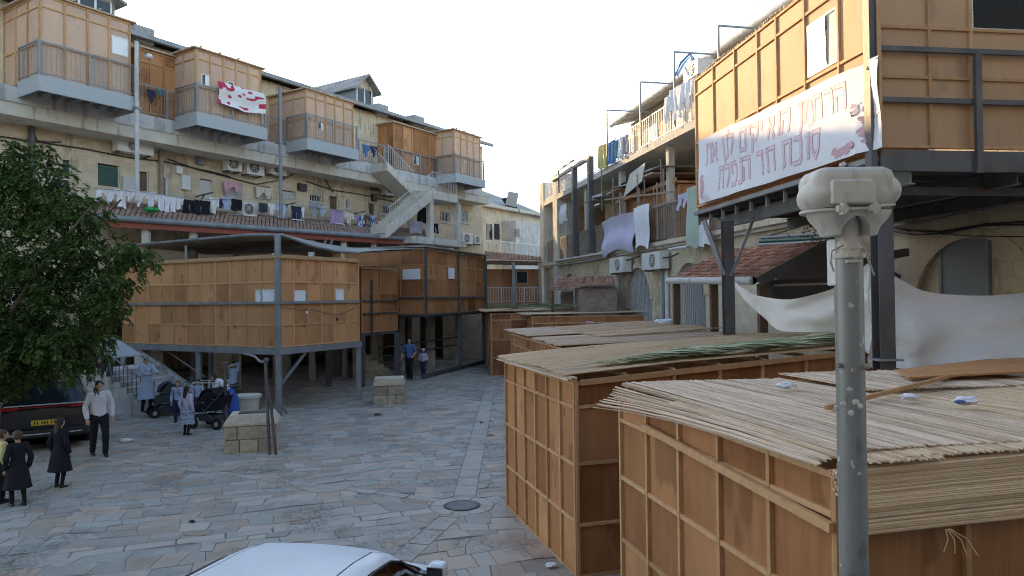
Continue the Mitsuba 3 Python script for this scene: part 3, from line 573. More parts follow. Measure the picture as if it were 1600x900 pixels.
p_ = P(232, 88, 24.5); q_ = F.pt(FS(214, 2.75, 200), 2.75, 12.2); k = thing('gallery_lamp', 'small lamp on a bent arm on top of the grey pipe between two gallery booths', 'lamp'); add(k, 'arm', tube([q_, (q_ + p_) / 2 + (0, 0, .05), p_], .02, 6), 'steel_grey'); add(k, 'head', ell(p_, (.13, .13, .1), 2), 'white_metal', smooth=True)
k = thing('drain_pipe', 'bluish vertical pipe in front of the third gallery booth', 'pipe'); add(k, 'tube', tube([F.pt(FS(438, 2.4, 220), 2.4, z) for z in (6.9, 12.35)], .075, 10), 'grey_paint', smooth=True); add(k, 'clip', F.box(FS(438, 2.4, 220) - .1, FS(438, 2.4, 220) + .1, 2.2, 2.5, 10.0, 10.08), 'steel_grey')
k = thing('soil_pipe', 'brownish soil pipe on the lower wall between the brown door and the pale shutter', 'pipe'); add(k, 'tube', tube([F.pt(FS(252, .12, 260), .12, z) for z in (6.9, 9.35)], .09, 10), 'iron_brown', smooth=True); add(k, 'second_tube', tube([F.pt(FS(260, .12, 260), .12, z) for z in (6.9, 8.3)], .07, 10), 'concrete', smooth=True)
k = thing('wall_pipe', 'dark pipe with a crooked branch high on the lower wall at the left edge', 'pipe'); add(k, 'tube', tube([F.pt(FS(50, .15, 220), .15, z) for z in (7.4, 9.4)], .10, 8), 'steel_dark', smooth=True); add(k, 'branch', tube([P(52, 205, 23.6), P(58, 220, 23.5), P(80, 222, 23.8), P(95, 222, 24.2)], .03, 6), 'steel_dark')
# dormers and roof units
for (u0, u1, ul, vt, ve, dpt, lab) in [(555, 583, 478, 120, 172, 37, 'dark gabled dormer with windows on the roof of the left building, mid-way along'), (92, 180, 40, -28, 30, 24.5, 'dark glazed dormer on the roof at the top left corner of the picture')]:
    k = thing('roof_dormer', lab, 'dormer'); o_ = -.9; s0, s1 = F.hit(u0, 140, o_)[0], F.hit(u1, 140, o_)[0]; z0, z1, zr = 13.3, F.hit((u0 + u1) / 2, vt + 18, o_)[1], F.hit((u0 + u1) / 2, vt, o_)[1]; sm = (s0 + s1) / 2
    zr = max(zr, z1 + .35)
    add(k, 'wall', cat([F.box(s0, s1, -7, o_, z0, z1)]), 'grey_paint')
    gm = trimesh.Trimesh(np.array([F.pt(s0, o_, z1), F.pt(s1, o_, z1), F.pt(sm, o_, zr - .05), F.pt(s0, -7, z1), F.pt(s1, -7, z1), F.pt(sm, -7, zr - .05)]), [[0, 1, 2], [3, 5, 4], [0, 2, 5], [0, 5, 3], [1, 4, 5], [1, 5, 2]], process=False); add(k, 'gable', gm, 'plaster')
    ov = .25
    for sd in (-1, 1):
        e = s0 - ov if sd < 0 else s1 + ov
        ze = z1 - ov * (zr - z1) / (sm - s0)
        add(k, 'roof', hexa([F.pt(sm, o_ + .4, zr), F.pt(e, o_ + .4, ze), F.pt(e, -7.2, ze), F.pt(sm, -7.2, zr), F.pt(sm, o_ + .4, zr + .1), F.pt(e, o_ + .4, ze + .1), F.pt(e, -7.2, ze + .1), F.pt(sm, -7.2, zr + .1)]), 'sheet_metal')
    n = 3 if u0 < 200 else 2
    for i in range(n):
        a, b = s0 + .12 + (s1 - s0 - .24) * i / n, s0 + .12 + (s1 - s0 - .24) * (i + 1) / n - .08
        w = add(k, 'window', F.box(a, b, o_ + .002, o_ + .03, z0 + .35, z1 - .1), 'glass_dark'); add(w, 'frame', cat([F.box(a - .06, a, o_ + .002, o_ + .06, z0 + .3, z1 - .05), F.box(b, b + .06, o_ + .002, o_ + .06, z0 + .3, z1 - .05)]), 'white_metal')
for (u0, v0, u1, v1, lab) in [(212, 37, 241, 62, 'boxy grey roof unit at the eaves near the top left dormer'), (592, 161, 607, 178, 'boxy grey roof unit just right of the dark dormer'), (648, 179, 663, 195, 'boxy grey roof unit farthest along the left building eaves')]:
    k = thing('roof_unit', lab, 'air cooler'); o_ = .35; s0, zb = F.hit(u0, v1, o_); s1, _z = F.hit(u1, v1, o_); zt = F.hit(u0, v0, o_)[1]
    add(k, 'case', F.box(s0, s1, o_ - .9, o_, zb, zt), 'grey_plastic'); add(k, 'louvres', cat([F.box(s0 + .06, s1 - .06, o_, o_ + .02, zb + (zt - zb) * (i + .6) / 8, zb + (zt - zb) * (i + 1) / 8) for i in range(7)]), 'grey_plastic', stuff=True); add(k, 'stand', F.box(s0 + .1, s1 - .1, o_ - .8, o_ - .1, 13.3, max(zb, 13.4)), 'steel_dark')

# ---------------------------------------------------------------- things on the lower facade
def ac_unit(u0, v0, u1, v1, fr, off, label, dep=.36):
    s0, _ = fr.hit(u0, (v0 + v1) / 2, off); s1, _ = fr.hit(u1, (v0 + v1) / 2, off); um = (u0 + u1) / 2; z1, z0 = fr.hit(um, v0, off)[1], fr.hit(um, v1, off)[1]
    if s0 > s1: s0, s1 = s1, s0
    k = thing('air_conditioner', label, 'air conditioner'); add(k, 'case', fr.box(s0, s1, off - dep, off, z0, z1), 'white_plastic')
    c = fr.pt(s0 + (s1 - s0) * .42, off, (z0 + z1) / 2); r = min(s1 - s0, z1 - z0) * .40; n3 = np.array([*fr.b, 0]); t3 = np.array([*fr.a, 0])
    add(k, 'fan_hole', tube([c + n3 * .002, c + n3 * .012], r, 20), 'dark_plastic')
    g = [tube([c + n3 * .02 + r * q * (t3 * math.cos(a) + np.array([0, 0, math.sin(a)])) for a in np.linspace(0, 2 * np.pi, 17)], .008, 4, False) for q in (.35, .65, .95)] + [bar(c + n3 * .02 - r * (t3 * math.cos(a) + np.array([0, 0, math.sin(a)])), c + n3 * .02 + r * (t3 * math.cos(a) + np.array([0, 0, math.sin(a)])), .012) for a in (0, .785, 1.571, 2.356)]
    add(k, 'grille', cat(g), 'white_plastic', stuff=True); [add(k, 'bracket', fr.box(a_, a_ + .04, off - dep - .1, off - .03, z0 - .06, z0 - .003), 'steel_dark') for a_ in (s0 + .08, s1 - .12)]
for a in [(356, 244, 378, 267, 'white air conditioner under the gallery, left of the row of three'), (386, 249, 413, 273, 'white air conditioner under the gallery, middle one of the row of three'), (424, 254, 448, 273, 'white air conditioner under the gallery, right one of three, behind the bluish pipe'), (603, 289, 618, 305, 'white air conditioner beside the foot of the upper stair flight'), (184, 219, 240, 239, 'wide air conditioner tucked under the gallery slab behind the grey pipe'), (379, 316, 402, 337, 'air conditioner standing at laundry level between hanging clothes'), (723, 364, 739, 381, 'left one of two air conditioners at the far end under the landing'), (742, 368, 752, 381, 'right one of two air conditioners at the far end under the landing')]:
    ac_unit(*a[:4], F, .5, a[4])
for i, (u0, v0, u1, v1, mt, lab) in enumerate([(276, 260, 286, 271, 'white_plastic', 'small pale wall lantern left of the white cabinet on the lower wall'), (285, 274, 298, 296, 'white_metal', 'white cabinet door on the lower wall right of the soil pipe'), (468, 287, 480, 298, 'dark_plastic', 'small dark electric box on the lower wall under the gallery'), (581, 287, 592, 297, 'brown_paint', 'small brown box on the lower wall beside the far air conditioner'), (309, 240, 320, 257, 'grey_paint', 'grey metal box on the lower wall left of the air conditioner row'), (193, 277, 214, 298, 'pale_shutter', 'pale grey cabinet beside the brown door behind the laundry'), (583, 303, 590, 314, 'dark_plastic', 'tiny dark meter box near the far brown door')]):
    k = solo('wall_box', FB(u0, v0, u1, v1, .002, .16), mt, lab, 'wall box')
for i, (pts, lab) in enumerate([([(-5, 212), (60, 222), (130, 232), (200, 246), (255, 252), (330, 268), (360, 276)], 'cable bundle along the lower wall near the left edge'), ([(262, 248), (300, 262), (350, 275), (400, 288), (440, 281), (478, 262)], 'looping cable between the wall lantern and the air conditioners'), ([(478, 283), (520, 297), (560, 303), (620, 316)], 'cable sagging toward the far air conditioner'), ([(405, 240), (450, 254), (500, 268), (520, 300)], 'dark cable curving down beside the right air conditioner')]):
    solo('wall_cable', tube([F.pt(F.hit(u, v, .06)[0], .06, F.hit(u, v, .06)[1]) for u, v in pts], .022, 6), 'dark_plastic', lab, 'cable', smooth=True)
# arcade roof of tiles in front of the lower wall
G0, G1 = P(140, 337.5, 23.6), P(684, 376, 36.2)
r0, r1 = F.pt(F.hit(150, 326, .02)[0], .02, 7.15), F.pt(F.hit(664, 352, .02)[0], .02, 7.45)
G1r = G1
ar = thing('arcade_roof', 'long tiled lean-to roof with grey gutter and red fascia along the left building', 'lean-to roof')
add(ar, 'deck', hexa([G0 - (0, 0, .06), G1 - (0, 0, .06), r1 - (0, 0, .06), r0 - (0, 0, .06), G0, G1, r1, r0]), 'red_paint')
ms, uvs = [], []
nt = 90
for i in range(nt):
    a, b = G0 + (G1 - G0) * i / nt, r0 + (r1 - r0) * i / nt; a2, b2 = G0 + (G1 - G0) * (i + .8) / nt, r0 + (r1 - r0) * (i + .8) / nt
    nr = 6
    for j in range(nr):
        p, q, p2, q2 = a + (b - a) * j / nr, a + (b - a) * (j + 1.05) / nr, a2 + (b2 - a2) * j / nr, a2 + (b2 - a2) * (j + 1.05) / nr
        u_ = np.array([0, 0, 1.]); m = hexa([p + u_ * .035, p2 + u_ * .035, q2 + u_ * .01, q + u_ * .01, p + u_ * .075, p2 + u_ * .075, q2 + u_ * .05, q + u_ * .05]); ms.append(m); uvs.append(np.tile((rng.random(), .12), (8, 1)))
add(ar, 'tiles', cat(ms), 'roof_tile', uv=np.vstack(uvs), stuff=True)
gd = np.array([*F.b, 0])
add(ar, 'gutter', tube([G0 + gd * .06 + (0, 0, -.02), G1 + gd * .06 + (0, 0, -.02)], .11, 10), 'steel_grey', smooth=True)
add(ar, 'fascia', bar(G0 - (0, 0, .22), G1 - (0, 0, .22), .04, .2), 'red_paint')
for t in np.linspace(.12, .97, 9):
    q = G0 + (G1 - G0) * t + gd * -.25; add(ar, 'pillar', bar((q[0], q[1], 0), (q[0], q[1], q[2] - .3), .22), 'concrete_white')
for t in (.45, .58, .60): q = G0 + (G1 - G0) * t; add(ar, 'strut', bar(q - (0, 0, .25), q - (.25, -.3, .75), .07), 'white_metal')
# items lying on the lean-to roof
solo('green_basket', crumple(P(236, 330, 25.4), .19, 3, 1.5), 'cloth_green', 'bright green bundle lying on the lean-to roof below the white washing', 'bundle', smooth=True)
for i in range(9):
    t = .30 + .045 * i; a = G0 + (G1 - G0) * t + (r0 - G0) * .35 + (0, 0, .28); b = a + (G1 - G0) * .035 + (r0 - G0) * R.uniform(-.15, .15)
    solo('loose_pole', bar(a, b, .04), ['steel_grey', 'white_metal', 'iron_brown'][i % 3], 'loose pole lying on the lean-to roof', 'pole', 'loose poles on the lean-to roof')
# ---- white stair at the far end
fs = Fr(F.pt(0, 0, 0), F.a, F.b)
st = thing('outside_stair', 'white concrete stair with landing and railings at the far end of the left building', 'staircase')
OA, OB = 2.4, 3.6
L0, L1 = FS(676, OB, 300), FS(716, OB, 300); LZ = F.hit(690, 300, OB)[1]
B0_, BZ0 = F.hit(606, 358, OB); U0, UZ0 = F.hit(606, 262, OA)
add(st, 'landing', F.box(L0, L1, 1.3, OB, LZ - .42, LZ), 'concrete_white')
n = 13; ms = []; 
for i in range(n):
    z = BZ0 + (LZ - BZ0) * (i + 1) / n; s0, s1 = B0_ + (L0 - B0_) * i / n, B0_ + (L0 - B0_) * (i + 1) / n
    add(st, 'step', hexa([F.pt(s, o, zz) for zz, dz in ((z - .34, 0), (z - .02, 0)) for s, o in ((s0, OA + .1), (s1, OA + .1), (s1, OB), (s0, OB))]), 'concrete_white')
def sloped(o0, o1, s0, z0, s1, z1, t0, t1): return hexa([F.pt(s0, o0, z0 - t0), F.pt(s1, o0, z1 - t0), F.pt(s1, o1, z1 - t0), F.pt(s0, o1, z0 - t0), F.pt(s0, o0, z0 + t1), F.pt(s1, o0, z1 + t1), F.pt(s1, o1, z1 + t1), F.pt(s0, o1, z0 + t1)])
add(st, 'stringer', sloped(OB + .002, OB + .12, B0_ - .2, BZ0, L0, LZ, .42, .06), 'concrete_white'); add(st, 'flight_soffit', sloped(OA + .1, OB, B0_, BZ0 - .2, L0, LZ - .2, .2, -.05), 'concrete_white')
add(st, 'upper_flight', sloped(1.3, OA, U0, 10.2, L0, LZ + .1, .36, .05), 'concrete_white')
def srail(o, s0, z0, s1, z1, h=.95):
    n = max(3, int(abs(s1 - s0) / .14)); d = (z1 - z0) / (s1 - s0); k = add(st, 'railing', bar(F.pt(s0, o, z0 + h), F.pt(s1, o, z1 + h), .03), 'concrete')
    add(k, 'balusters', cat([F.box(s0 + (s1 - s0) * (i + .5) / n - .008, s0 + (s1 - s0) * (i + .5) / n + .008, o - .008, o + .008, z0 + (z1 - z0) * (i + .5) / n, z0 + (z1 - z0) * (i + .5) / n + h) for i in range(n)]), 'concrete', stuff=True)
srail(OB + .05, B0_, BZ0 + .05, L0, LZ); srail(OB - .05, L0, LZ, L1, LZ); srail(OA, U0, 10.2, L0, LZ + .1); srail(1.35, U0, 10.2, L0, LZ + .1)
for u in (672, 715):
    s = FS(u, OB - .15, 340); add(st, 'column', F.box(s - .14, s + .14, OB - .3, OB - .02, 0, LZ - .43), 'concrete_white')
add(st, 'lower_slab', F.box(FS(640, OB, 375), FS(722, OB, 378), 1.9, OB + .3, F.hit(690, 384, OB)[1], F.hit(690, 374, OB)[1]), 'concrete_white')
# ---------------------------------------------------------------- big raised booths on the left
GA, GB, GL = P(436, 650, 21.3)[:2], P(561, 624, 24.4)[:2], P(193, 480, 24.9)[:2]
def raised(label, A, Bf, rows, zf, ltone=.5): pass
gk = thing('wooden_sukkah', 'large raised plywood booth on steel legs, at the left above the pushchairs', 'wooden booth')
aR = (GB - GA) / np.linalg.norm(GB - GA); aL = (GL - GA) / np.linalg.norm(GL - GA)
fR = Fr(GA, aR, [aR[1], -aR[0]]); fL = Fr(GA, aL, [-aL[1], aL[0]])
LR, LL = np.linalg.norm(GB - GA), np.linalg.norm(GL - GA)
ZG = [2.06, 2.74, 3.42, 4.06, 4.80]
panel_wall(gk, fR, list(np.linspace(0, LR, 7)), ZG, tone=.70, ttone=.62, win={(1, 2): ('paper', (.05, .9, .0, .62)), (4, 2): ('paper', (.1, .8, .08, .7))}, vary=.7)
panel_wall(gk, fL, list(np.linspace(0, LL, 12)), ZG, tone=.66, ttone=.6, win={(0, 2): ('paper', (.2, .98, .0, .66)), (1, 2): ('paper', (.02, .4, .0, .66))}, vary=.7)
cL = GL + (GB - GA)
panel_wall(gk, Fr(GL, aR, -fR.b), [0, LR / 3, LR * 2 / 3, LR], [2.06, 3.42, 4.80], tone=.5); panel_wall(gk, Fr(GB, aL, -fL.b), list(np.linspace(0, LL, 6)), [2.06, 3.42, 4.80], tone=.5)
add(gk, 'floor', hexa([(*q, z) for z in (1.98, 2.055) for q in (GA, GB, cL, GL)]), 'steel_dark')
add(gk, 'inner_roof', hexa([(*q, z) for z in (4.86, 4.90) for q in (GA, GB, cL, GL)]), 'reed', tone=(.5, .2))
for fr, Ln in ((fR, LR), (fL, LL)):
    add(gk, 'floor_beam', fr.box(-.05, Ln + .05, .03, .12, 1.86, 2.05), 'steel_grey'); add(gk, 'steel_rail', fr.box(-.05, Ln, .05, .10, 3.39, 3.47), 'steel_grey'); add(gk, 'top_rail', fr.box(-.05, Ln, .05, .10, 4.78, 4.85), 'timber', tone=(.5, .4))
# electric cable and bulbs along the right face
k = thing('cable', 'thin cable with a round bulb strung across the right face of the large raised booth', 'cable')
add(k, 'wire', tube([fR.pt(s, .08, z) for s, z in ((0, 3.28), (.7, 3.22), (1.3, 3.2), (2.0, 3.05), (2.6, 3.0), (3.3, 3.22))], .008, 5), 'dark_plastic')
for s, z in ((1.05, 3.1), (2.4, 2.86)): add(k, 'bulb', ell(fR.pt(s, .11, z), (.04, .04, .06), 2), 'white_metal' if s < 2 else 'dark_plastic', smooth=True)
posts = [(GA, 5.5), (GB, 1.9), (GL, 1.9), (GA + aL * 3.6, 1.9), (cL, 1.9)]
for q, zt in posts: add(gk, 'leg', bar((*q, 0), (*q, zt), .15), 'steel_grey')
add(gk, 'brace', bar((*(GA + aR * .08), .95), (*(GA + aR * 1.15), 1.9), .07), 'steel_grey'); add(gk, 'brace', bar((*(GA + aR * .12), .28), (*(GA + aR * .32), .06), .05), 'steel_grey')
q = P(514, 612, 28.4); add(gk, 'leg', bar((q[0], q[1], 0), (q[0], q[1], 1.9), .18), 'steel_dark')
add(gk, 'roof_post', bar((*(GA + aL * 4.2), 4.8), (*(GA + aL * 4.2), 5.35), .07), 'steel_grey')
# canopy over it
ck_ = thing('canopy', 'thin sloping canopy sheet over the large raised booth', 'canopy')
c0, c1, c2 = P(204, 384, 24.9), P(432, 364, 21.15), P(562, 396, 24.6); c2b = P(655, 389, 30); c3 = np.array([cL[0], cL[1], 5.35])
tp = [c0, c1, (c1 * .55 + c2 * .45) + (0, 0, -.05), c2]
N = 9; rows_ = []
for i in range(N):
    t = i / (N - 1); f = np.array([c0 + (c1 - c0) * (t / .6) if t < .6 else c1 + (c2 - c1) * ((t - .6) / .4) - (0, 0, .16 * math.sin(math.pi * (t - .6) / .4))]).reshape(3)
    b = c3 + (c2b - c3) * t; rows_.append([f + (b - f) * s for s in np.linspace(0, 1, 6)])
V = np.array(rows_).reshape(-1, 3); ii = np.array([[i * 6 + j, (i + 1) * 6 + j, (i + 1) * 6 + j + 1, i * 6 + j + 1] for i in range(N - 1) for j in range(5)]); fc = np.vstack([ii[:, [0, 1, 2]], ii[:, [0, 2, 3]]])
VV = np.vstack([V, V + (0, 0, .05)]); add(ck_, 'sheet', trimesh.Trimesh(VV, np.vstack([fc[:, ::-1], fc + len(V)]), process=False), 'sheet_metal', smooth=False)
edge = [V[i * 6] for i in range(N)]; add(ck_, 'edge_bar', tube(np.array(edge) + (0, 0, .02), .045, 6), 'steel_grey')
# ---- H and I
HA, HB = P(566, 604, 28.2)[:2], P(621, 594, 30.4)[:2]
hk = thing('wooden_sukkah', 'narrow weathered booth of old panels raised above the stone steps', 'wooden booth')
def corner_booth(k, A, Bq, side, Z, tone, ncol, nside, win={}, ttone=.42, vary=1.0):
    a = (Bq - A) / np.linalg.norm(Bq - A); b = np.array([a[1], -a[0]]); L = np.linalg.norm(Bq - A); f1 = Fr(A, a, b); f2 = Fr(A, -b, -a)
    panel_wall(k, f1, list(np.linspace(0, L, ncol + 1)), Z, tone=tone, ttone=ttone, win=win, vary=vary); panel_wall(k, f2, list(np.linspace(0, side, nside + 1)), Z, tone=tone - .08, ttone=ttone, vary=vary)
    panel_wall(k, Fr(Bq, -b, a), [0, side / 2, side], [Z[0], Z[-1]], tone=tone)
    pts = [A, Bq, Bq - b * side, A - b * side]
    add(k, 'floor', hexa([(*q, z) for z in (Z[0] - .12, Z[0] - .01) for q in pts]), 'steel_dark'); add(k, 'roof_mat', hexa([(*(q + (q - np.mean(pts, 0)) * .04), z) for z in (Z[-1] + .02, Z[-1] + .09) for q in pts]), 'reed_grey', tone=(.5, .2))
    return f1, f2, L, b
f1, f2, L, b = corner_booth(hk, HA, HB, 2.2, [2.15, 2.95, 3.75, 4.7], .36, 2, 2, ttone=.3)
for q in (HA, HB): add(hk, 'leg', bar((*q, 0), (*q, 2.05), .22), 'steel_dark')
for z in (2.9, 3.4): add(hk, 'steel_rail', f1.box(0, L, .05, .1, z, z + .06), 'steel_dark')
add(hk, 'steel_bar', f1.box(.55, .62, .06, .11, 2.1, 4.3), 'steel_dark')
ik = thing('wooden_sukkah', 'dark-framed raised plywood booth above the walking man, with two white posters', 'wooden booth')
IA, IB = P(664, 594, 30.6)[:2], P(757, 567, 37.6)[:2]
f1, f2, L, b = corner_booth(ik, IA, IB, 4.5, [2.8, 3.6, 4.35, 5.0, 5.62], .42, 6, 4, ttone=.3, vary=1.8)
for (s, z, w, h, lab) in [(1.7, 4.45, .9, .4, 'white poster on the front of the dark-framed raised booth')]:
    solo('poster', f1.box(2.55, 3.3, .05, .056, 4.42, 4.95), 'paper', 'white poster on the long side of the dark-framed raised booth', 'poster')
solo('poster', f2.box(.15, 1.0, .05, .056, 4.35, 4.8), 'paper', 'wide white poster on the left end of the dark-framed raised booth', 'poster')
for s in (0, L * .5, L):
    add(ik, 'steel_post', f1.box(s - .05, s + .05, .05, .14, 2.7, 5.75), 'steel_dark')
for z in (2.75, 3.5): add(ik, 'steel_rail', f1.box(0, L, .055, .13, z, z + .09), 'steel_dark'); add(ik, 'steel_rail', f2.box(0, 2.4, .055, .13, z, z + .09), 'steel_dark')
for q in (P(719, 577, 34.6), P(757, 567, 37.6)): add(ik, 'leg', bar((q[0], q[1], 0), (q[0], q[1], 2.7), .2), 'steel_dark')
q = P(741, 551, 44); add(ik, 'rear_leg', bar((q[0], q[1], 0), (q[0], q[1], 2.7), .14), 'steel_dark')
add(ik, 'ground_beam', bar((*(IA - b * .1), .12), (*IB, .12), .16), 'steel_dark'); 
for z in (.95, 1.35): add(ik, 'guard_rail', bar((*(IA - b * 2.2), z), (*(IB - b * 1.2), z + .1), .06), 'steel_dark')
add(ik, 'canopy', hexa([(*q, z) for z in (5.74, 5.8) for q in (IA - b * 4.6 - (.3, .3), IA + b * .25 - (.1, .3), IB + b * .3, IB - b * 4.6)]), 'sheet_metal')
gp = P(757, 500, 37.8); solo('green_post', bar((gp[0] + .12, gp[1], 0), (gp[0] + .12, gp[1], 5.4), .1), 'green_paint', 'slim green post at the right corner of the dark-framed raised booth', 'post')
# stone steps behind, left flight with railing
sk = thing('stone_steps', 'grey stone steps under the narrow weathered booth', 'steps')
q = P(606, 592, 31.2)
for i in range(7): add(sk, 'step', xf(bx(-1.5 - .0, .35 - i * .26, 0, 1.5, .2 * i, .2 * (i + 1) - .006), None, (q[0], q[1], 0), .25), 'stone_block', tone=(R.random(), .35))
sk = thing('entrance_steps', 'stone steps with a thin iron railing where the woman in the light blue coat stands', 'steps')
q = P(222, 658, 21.6); sfr = Fr(q, [-.93, .36], [-.36, -.93])
for i in range(8): add(sk, 'step', sfr.box(-.45 + .30 * i, 2.9, -2.2, -.1 - 0 * i, .165 * i, .165 * (i + 1) - .006), 'concrete', tone=(R.random(), .6))
add(sk, 'stringer', hexa([sfr.pt(s, o, z) for z0, z1 in ((0, 0),) for s, o, z in [(-.3, -2.35, 0), (2.9, -2.35, 0), (2.9, -2.21, 0), (-.3, -2.21, 0), (-.3, -2.35, .3), (2.9, -2.35, 2.0), (2.9, -2.21, 2.0), (-.3, -2.21, .3)]]), 'concrete')
hr = [sfr.pt(-.4, -.12, 1.0), sfr.pt(.4, -.12, 1.25), sfr.pt(2.6, -.12, 2.45)]
k = add(sk, 'railing', tube(hr, .025, 6), 'steel_grey'); add(k, 'balusters', cat([bar(sfr.pt(s, -.12, .17 + .55 * max(s + .1, 0)), sfr.pt(s, -.12, 1.1 + .55 * max(s, 0)), .018) for s in np.arange(-.35, 2.6, .18)]), 'steel_dark', stuff=True)
k = add(sk, 'railing', tube([sfr.pt(-.4, -2.1, 1.0), sfr.pt(2.6, -2.1, 2.5)], .025, 6), 'steel_grey')
aw = thing('stair_awning', 'small bluish corrugated awning sheet above the entrance steps', 'awning'); a0, a1, a2, a3 = P(163, 534, 21.5), P(178, 528, 21.5), P(222, 556, 20.6), P(172, 560, 20.6)
add(aw, 'sheet', hexa([a3, a2, a1, a0, a3 + (0, 0, .04), a2 + (0, 0, .04), a1 + (0, 0, .04), a0 + (0, 0, .04)]), 'blue_grey_paint'); add(aw, 'edge', bar(a1, a2 + (a2 - a1) * .35, .05), 'steel_grey')
add(aw, 'bracket', bar(P(170, 560, 20.6), P(176, 600, 20.9), .04), 'steel_grey')
k = thing('wire_cage', 'pale wire frame trolley standing behind the black pushchair', 'trolley'); cz = PZ(325, 652); cf = Fr(cz, [1, .1], [.1, -1])
ms = [cf.box(x - .015, x + .015, o - .015, o + .015, .1, 1.05) for x in (-.45, -.15, .15, .45) for o in (0, -.6)] + [cf.box(-.45, .45, o - .012, o + .012, z, z + .025) for z in (.12, .55, 1.03) for o in (0, -.6)] + [cf.box(x - .012, x + .012, -.6, 0, z, z + .025) for z in (.12, 1.03) for x in (-.45, .45)]
add(k, 'frame', cat(ms), 'white_metal'); add(k, 'base', cf.box(-.44, .44, -.58, -.02, .1, .14), 'steel_grey')

# ---------------------------------------------------------------- washing
def garment(kind, s0, s1, z1, z0, fr, off, seed):
    """cloth hanging in a frame: kind sheet, shirt, trousers, sock row"""
    w, h = s1 - s0, z1 - z0; n, m = 14, 12; U, Vv = np.meshgrid(np.linspace(0, 1, n), np.linspace(0, 1, m)); keep = np.ones((m - 1, n - 1), bool)
    uc, vc = (np.arange(n - 1) + .5) / (n - 1), (np.arange(m - 1) + .5) / (m - 1)
    if kind == 'shirt': keep &= ~((np.abs(uc[None] - .5) > .30) & (vc[:, None] > .5)) & ~((np.abs(uc[None] - .5) > .30) & (np.abs(uc[None] - .5) < .36) & (vc[:, None] > .25))
    if kind == 'trousers': keep &= ~((np.abs(uc[None] - .5) < .06) & (vc[:, None] > .38))
    if kind == 'rag': keep &= ~((vc[:, None] > .6 + .35 * np.sin(uc[None] * 9 + seed)))
    R_ = np.random.default_rng(seed); ph = R_.uniform(0, 6, 4)
    D = .05 * np.sin(U * 9 + ph[0]) * (.3 + Vv) + .03 * np.sin(U * 21 + ph[1] + Vv * 2) + .02 * np.sin(Vv * 7 + ph[2]) * w
    S = s0 + U * w + .02 * np.sin(Vv * 5 + ph[3]) * w; Z = z1 - Vv * h * (1 + .05 * np.sin(U * 7 + ph[1])) - .05 * np.sin(np.pi * U) * min(w, 1) * .5
    pts = np.array([fr.pt(a, off + c, b) for a, b, c in zip(S.ravel(), Z.ravel(), D.ravel())])
    q = np.array([[i * n + j, i * n + j + 1, (i + 1) * n + j + 1, (i + 1) * n + j] for i in range(m - 1) for j in range(n - 1) if keep[i, j]])
    f = np.vstack([q[:, [0, 1, 2]], q[:, [0, 2, 3]]]); nb = np.array([*fr.b, 0]) * .012
    mesh = trimesh.Trimesh(np.vstack([pts, pts - nb]), np.vstack([f, f[:, ::-1] + len(pts)]), process=False)
    return mesh, np.tile(np.stack([U.ravel(), Vv.ravel()], 1), (2, 1))
gi = [0]
def hang(kind, col, u0, v0, u1, v1, fr, off, label, group=None, nm=None):
    gi[0] += 1
    s0, _ = fr.hit(u0, v0, off); s1, _ = fr.hit(u1, v0, off); um = (u0 + u1) / 2; z1, z0 = fr.hit(um, v0, off)[1], fr.hit(um, v1, off)[1]
    m, uv = garment(kind, s0, s1, z1, z0, fr, off, gi[0] * 13 + 1)
    nm = nm or {'sheet': 'hanging_cloth', 'shirt': 'hanging_shirt', 'trousers': 'hanging_trousers', 'rag': 'hanging_cloth'}[kind]
    return solo(nm, m, 'cloth_' + col, label, {'hanging_cloth': 'washing', 'hanging_shirt': 'shirt', 'hanging_trousers': 'trousers'}.get(nm, 'washing'), group, uv=uv, smooth=True)
WL = [('rag', 'white', 150, 295, 178, 318), ('shirt', 'white', 176, 296, 204, 324), ('rag', 'white', 203, 298, 226, 324), ('shirt', 'white', 227, 300, 243, 322), ('shirt', 'white', 242, 304, 261, 328), ('trousers', 'white', 258, 307, 274, 331), ('shirt', 'white', 272, 309, 287, 327), ('trousers', 'black', 286, 312, 306, 332), ('trousers', 'black', 304, 313, 327, 335), ('shirt', 'white', 327, 309, 342, 333), ('rag', 'navy', 343, 310, 348, 326), ('shirt', 'paleblue', 347, 308, 361, 327), ('trousers', 'black', 362, 311, 377, 329),
      ('trousers', 'charcoal', 405, 317, 417, 332), ('shirt', 'white', 417, 318, 430, 335), ('shirt', 'paleblue', 432, 319, 448, 340), ('trousers', 'navy', 455, 322, 471, 343), ('rag', 'white', 470, 324, 476, 344), ('shirt', 'grey', 484, 315, 500, 338), ('rag', 'paleblue', 498, 322, 510, 340), ('sheet', 'lilac', 516, 327, 537, 349), ('shirt', 'cream', 539, 333, 552, 351), ('rag', 'lilac', 552, 336, 560, 347), ('sheet', 'blue_print', 559, 336, 569, 355), ('rag', 'brown', 569, 336, 578, 354), ('sheet', 'blue_print', 577, 336, 587, 356), ('rag', 'pink', 350, 284, 378, 308), ('rag', 'cream', 402, 292, 424, 312)]
desc = {'white': 'white', 'black': 'black', 'navy': 'navy', 'paleblue': 'pale blue', 'charcoal': 'charcoal', 'grey': 'grey', 'lilac': 'lilac', 'cream': 'cream', 'brown': 'brown', 'pink': 'faded pink', 'blue_print': 'blue patterned'}
kd = {'rag': 'cloth', 'shirt': 'shirt', 'trousers': 'trousers', 'sheet': 'sheet'}
seen_ = {}
ordn = ['leftmost', 'second', 'third', 'fourth', 'fifth', 'sixth', 'seventh', 'eighth']
tot = {}
for w in WL: tot[w[:2]] = tot.get(w[:2], 0) + 1
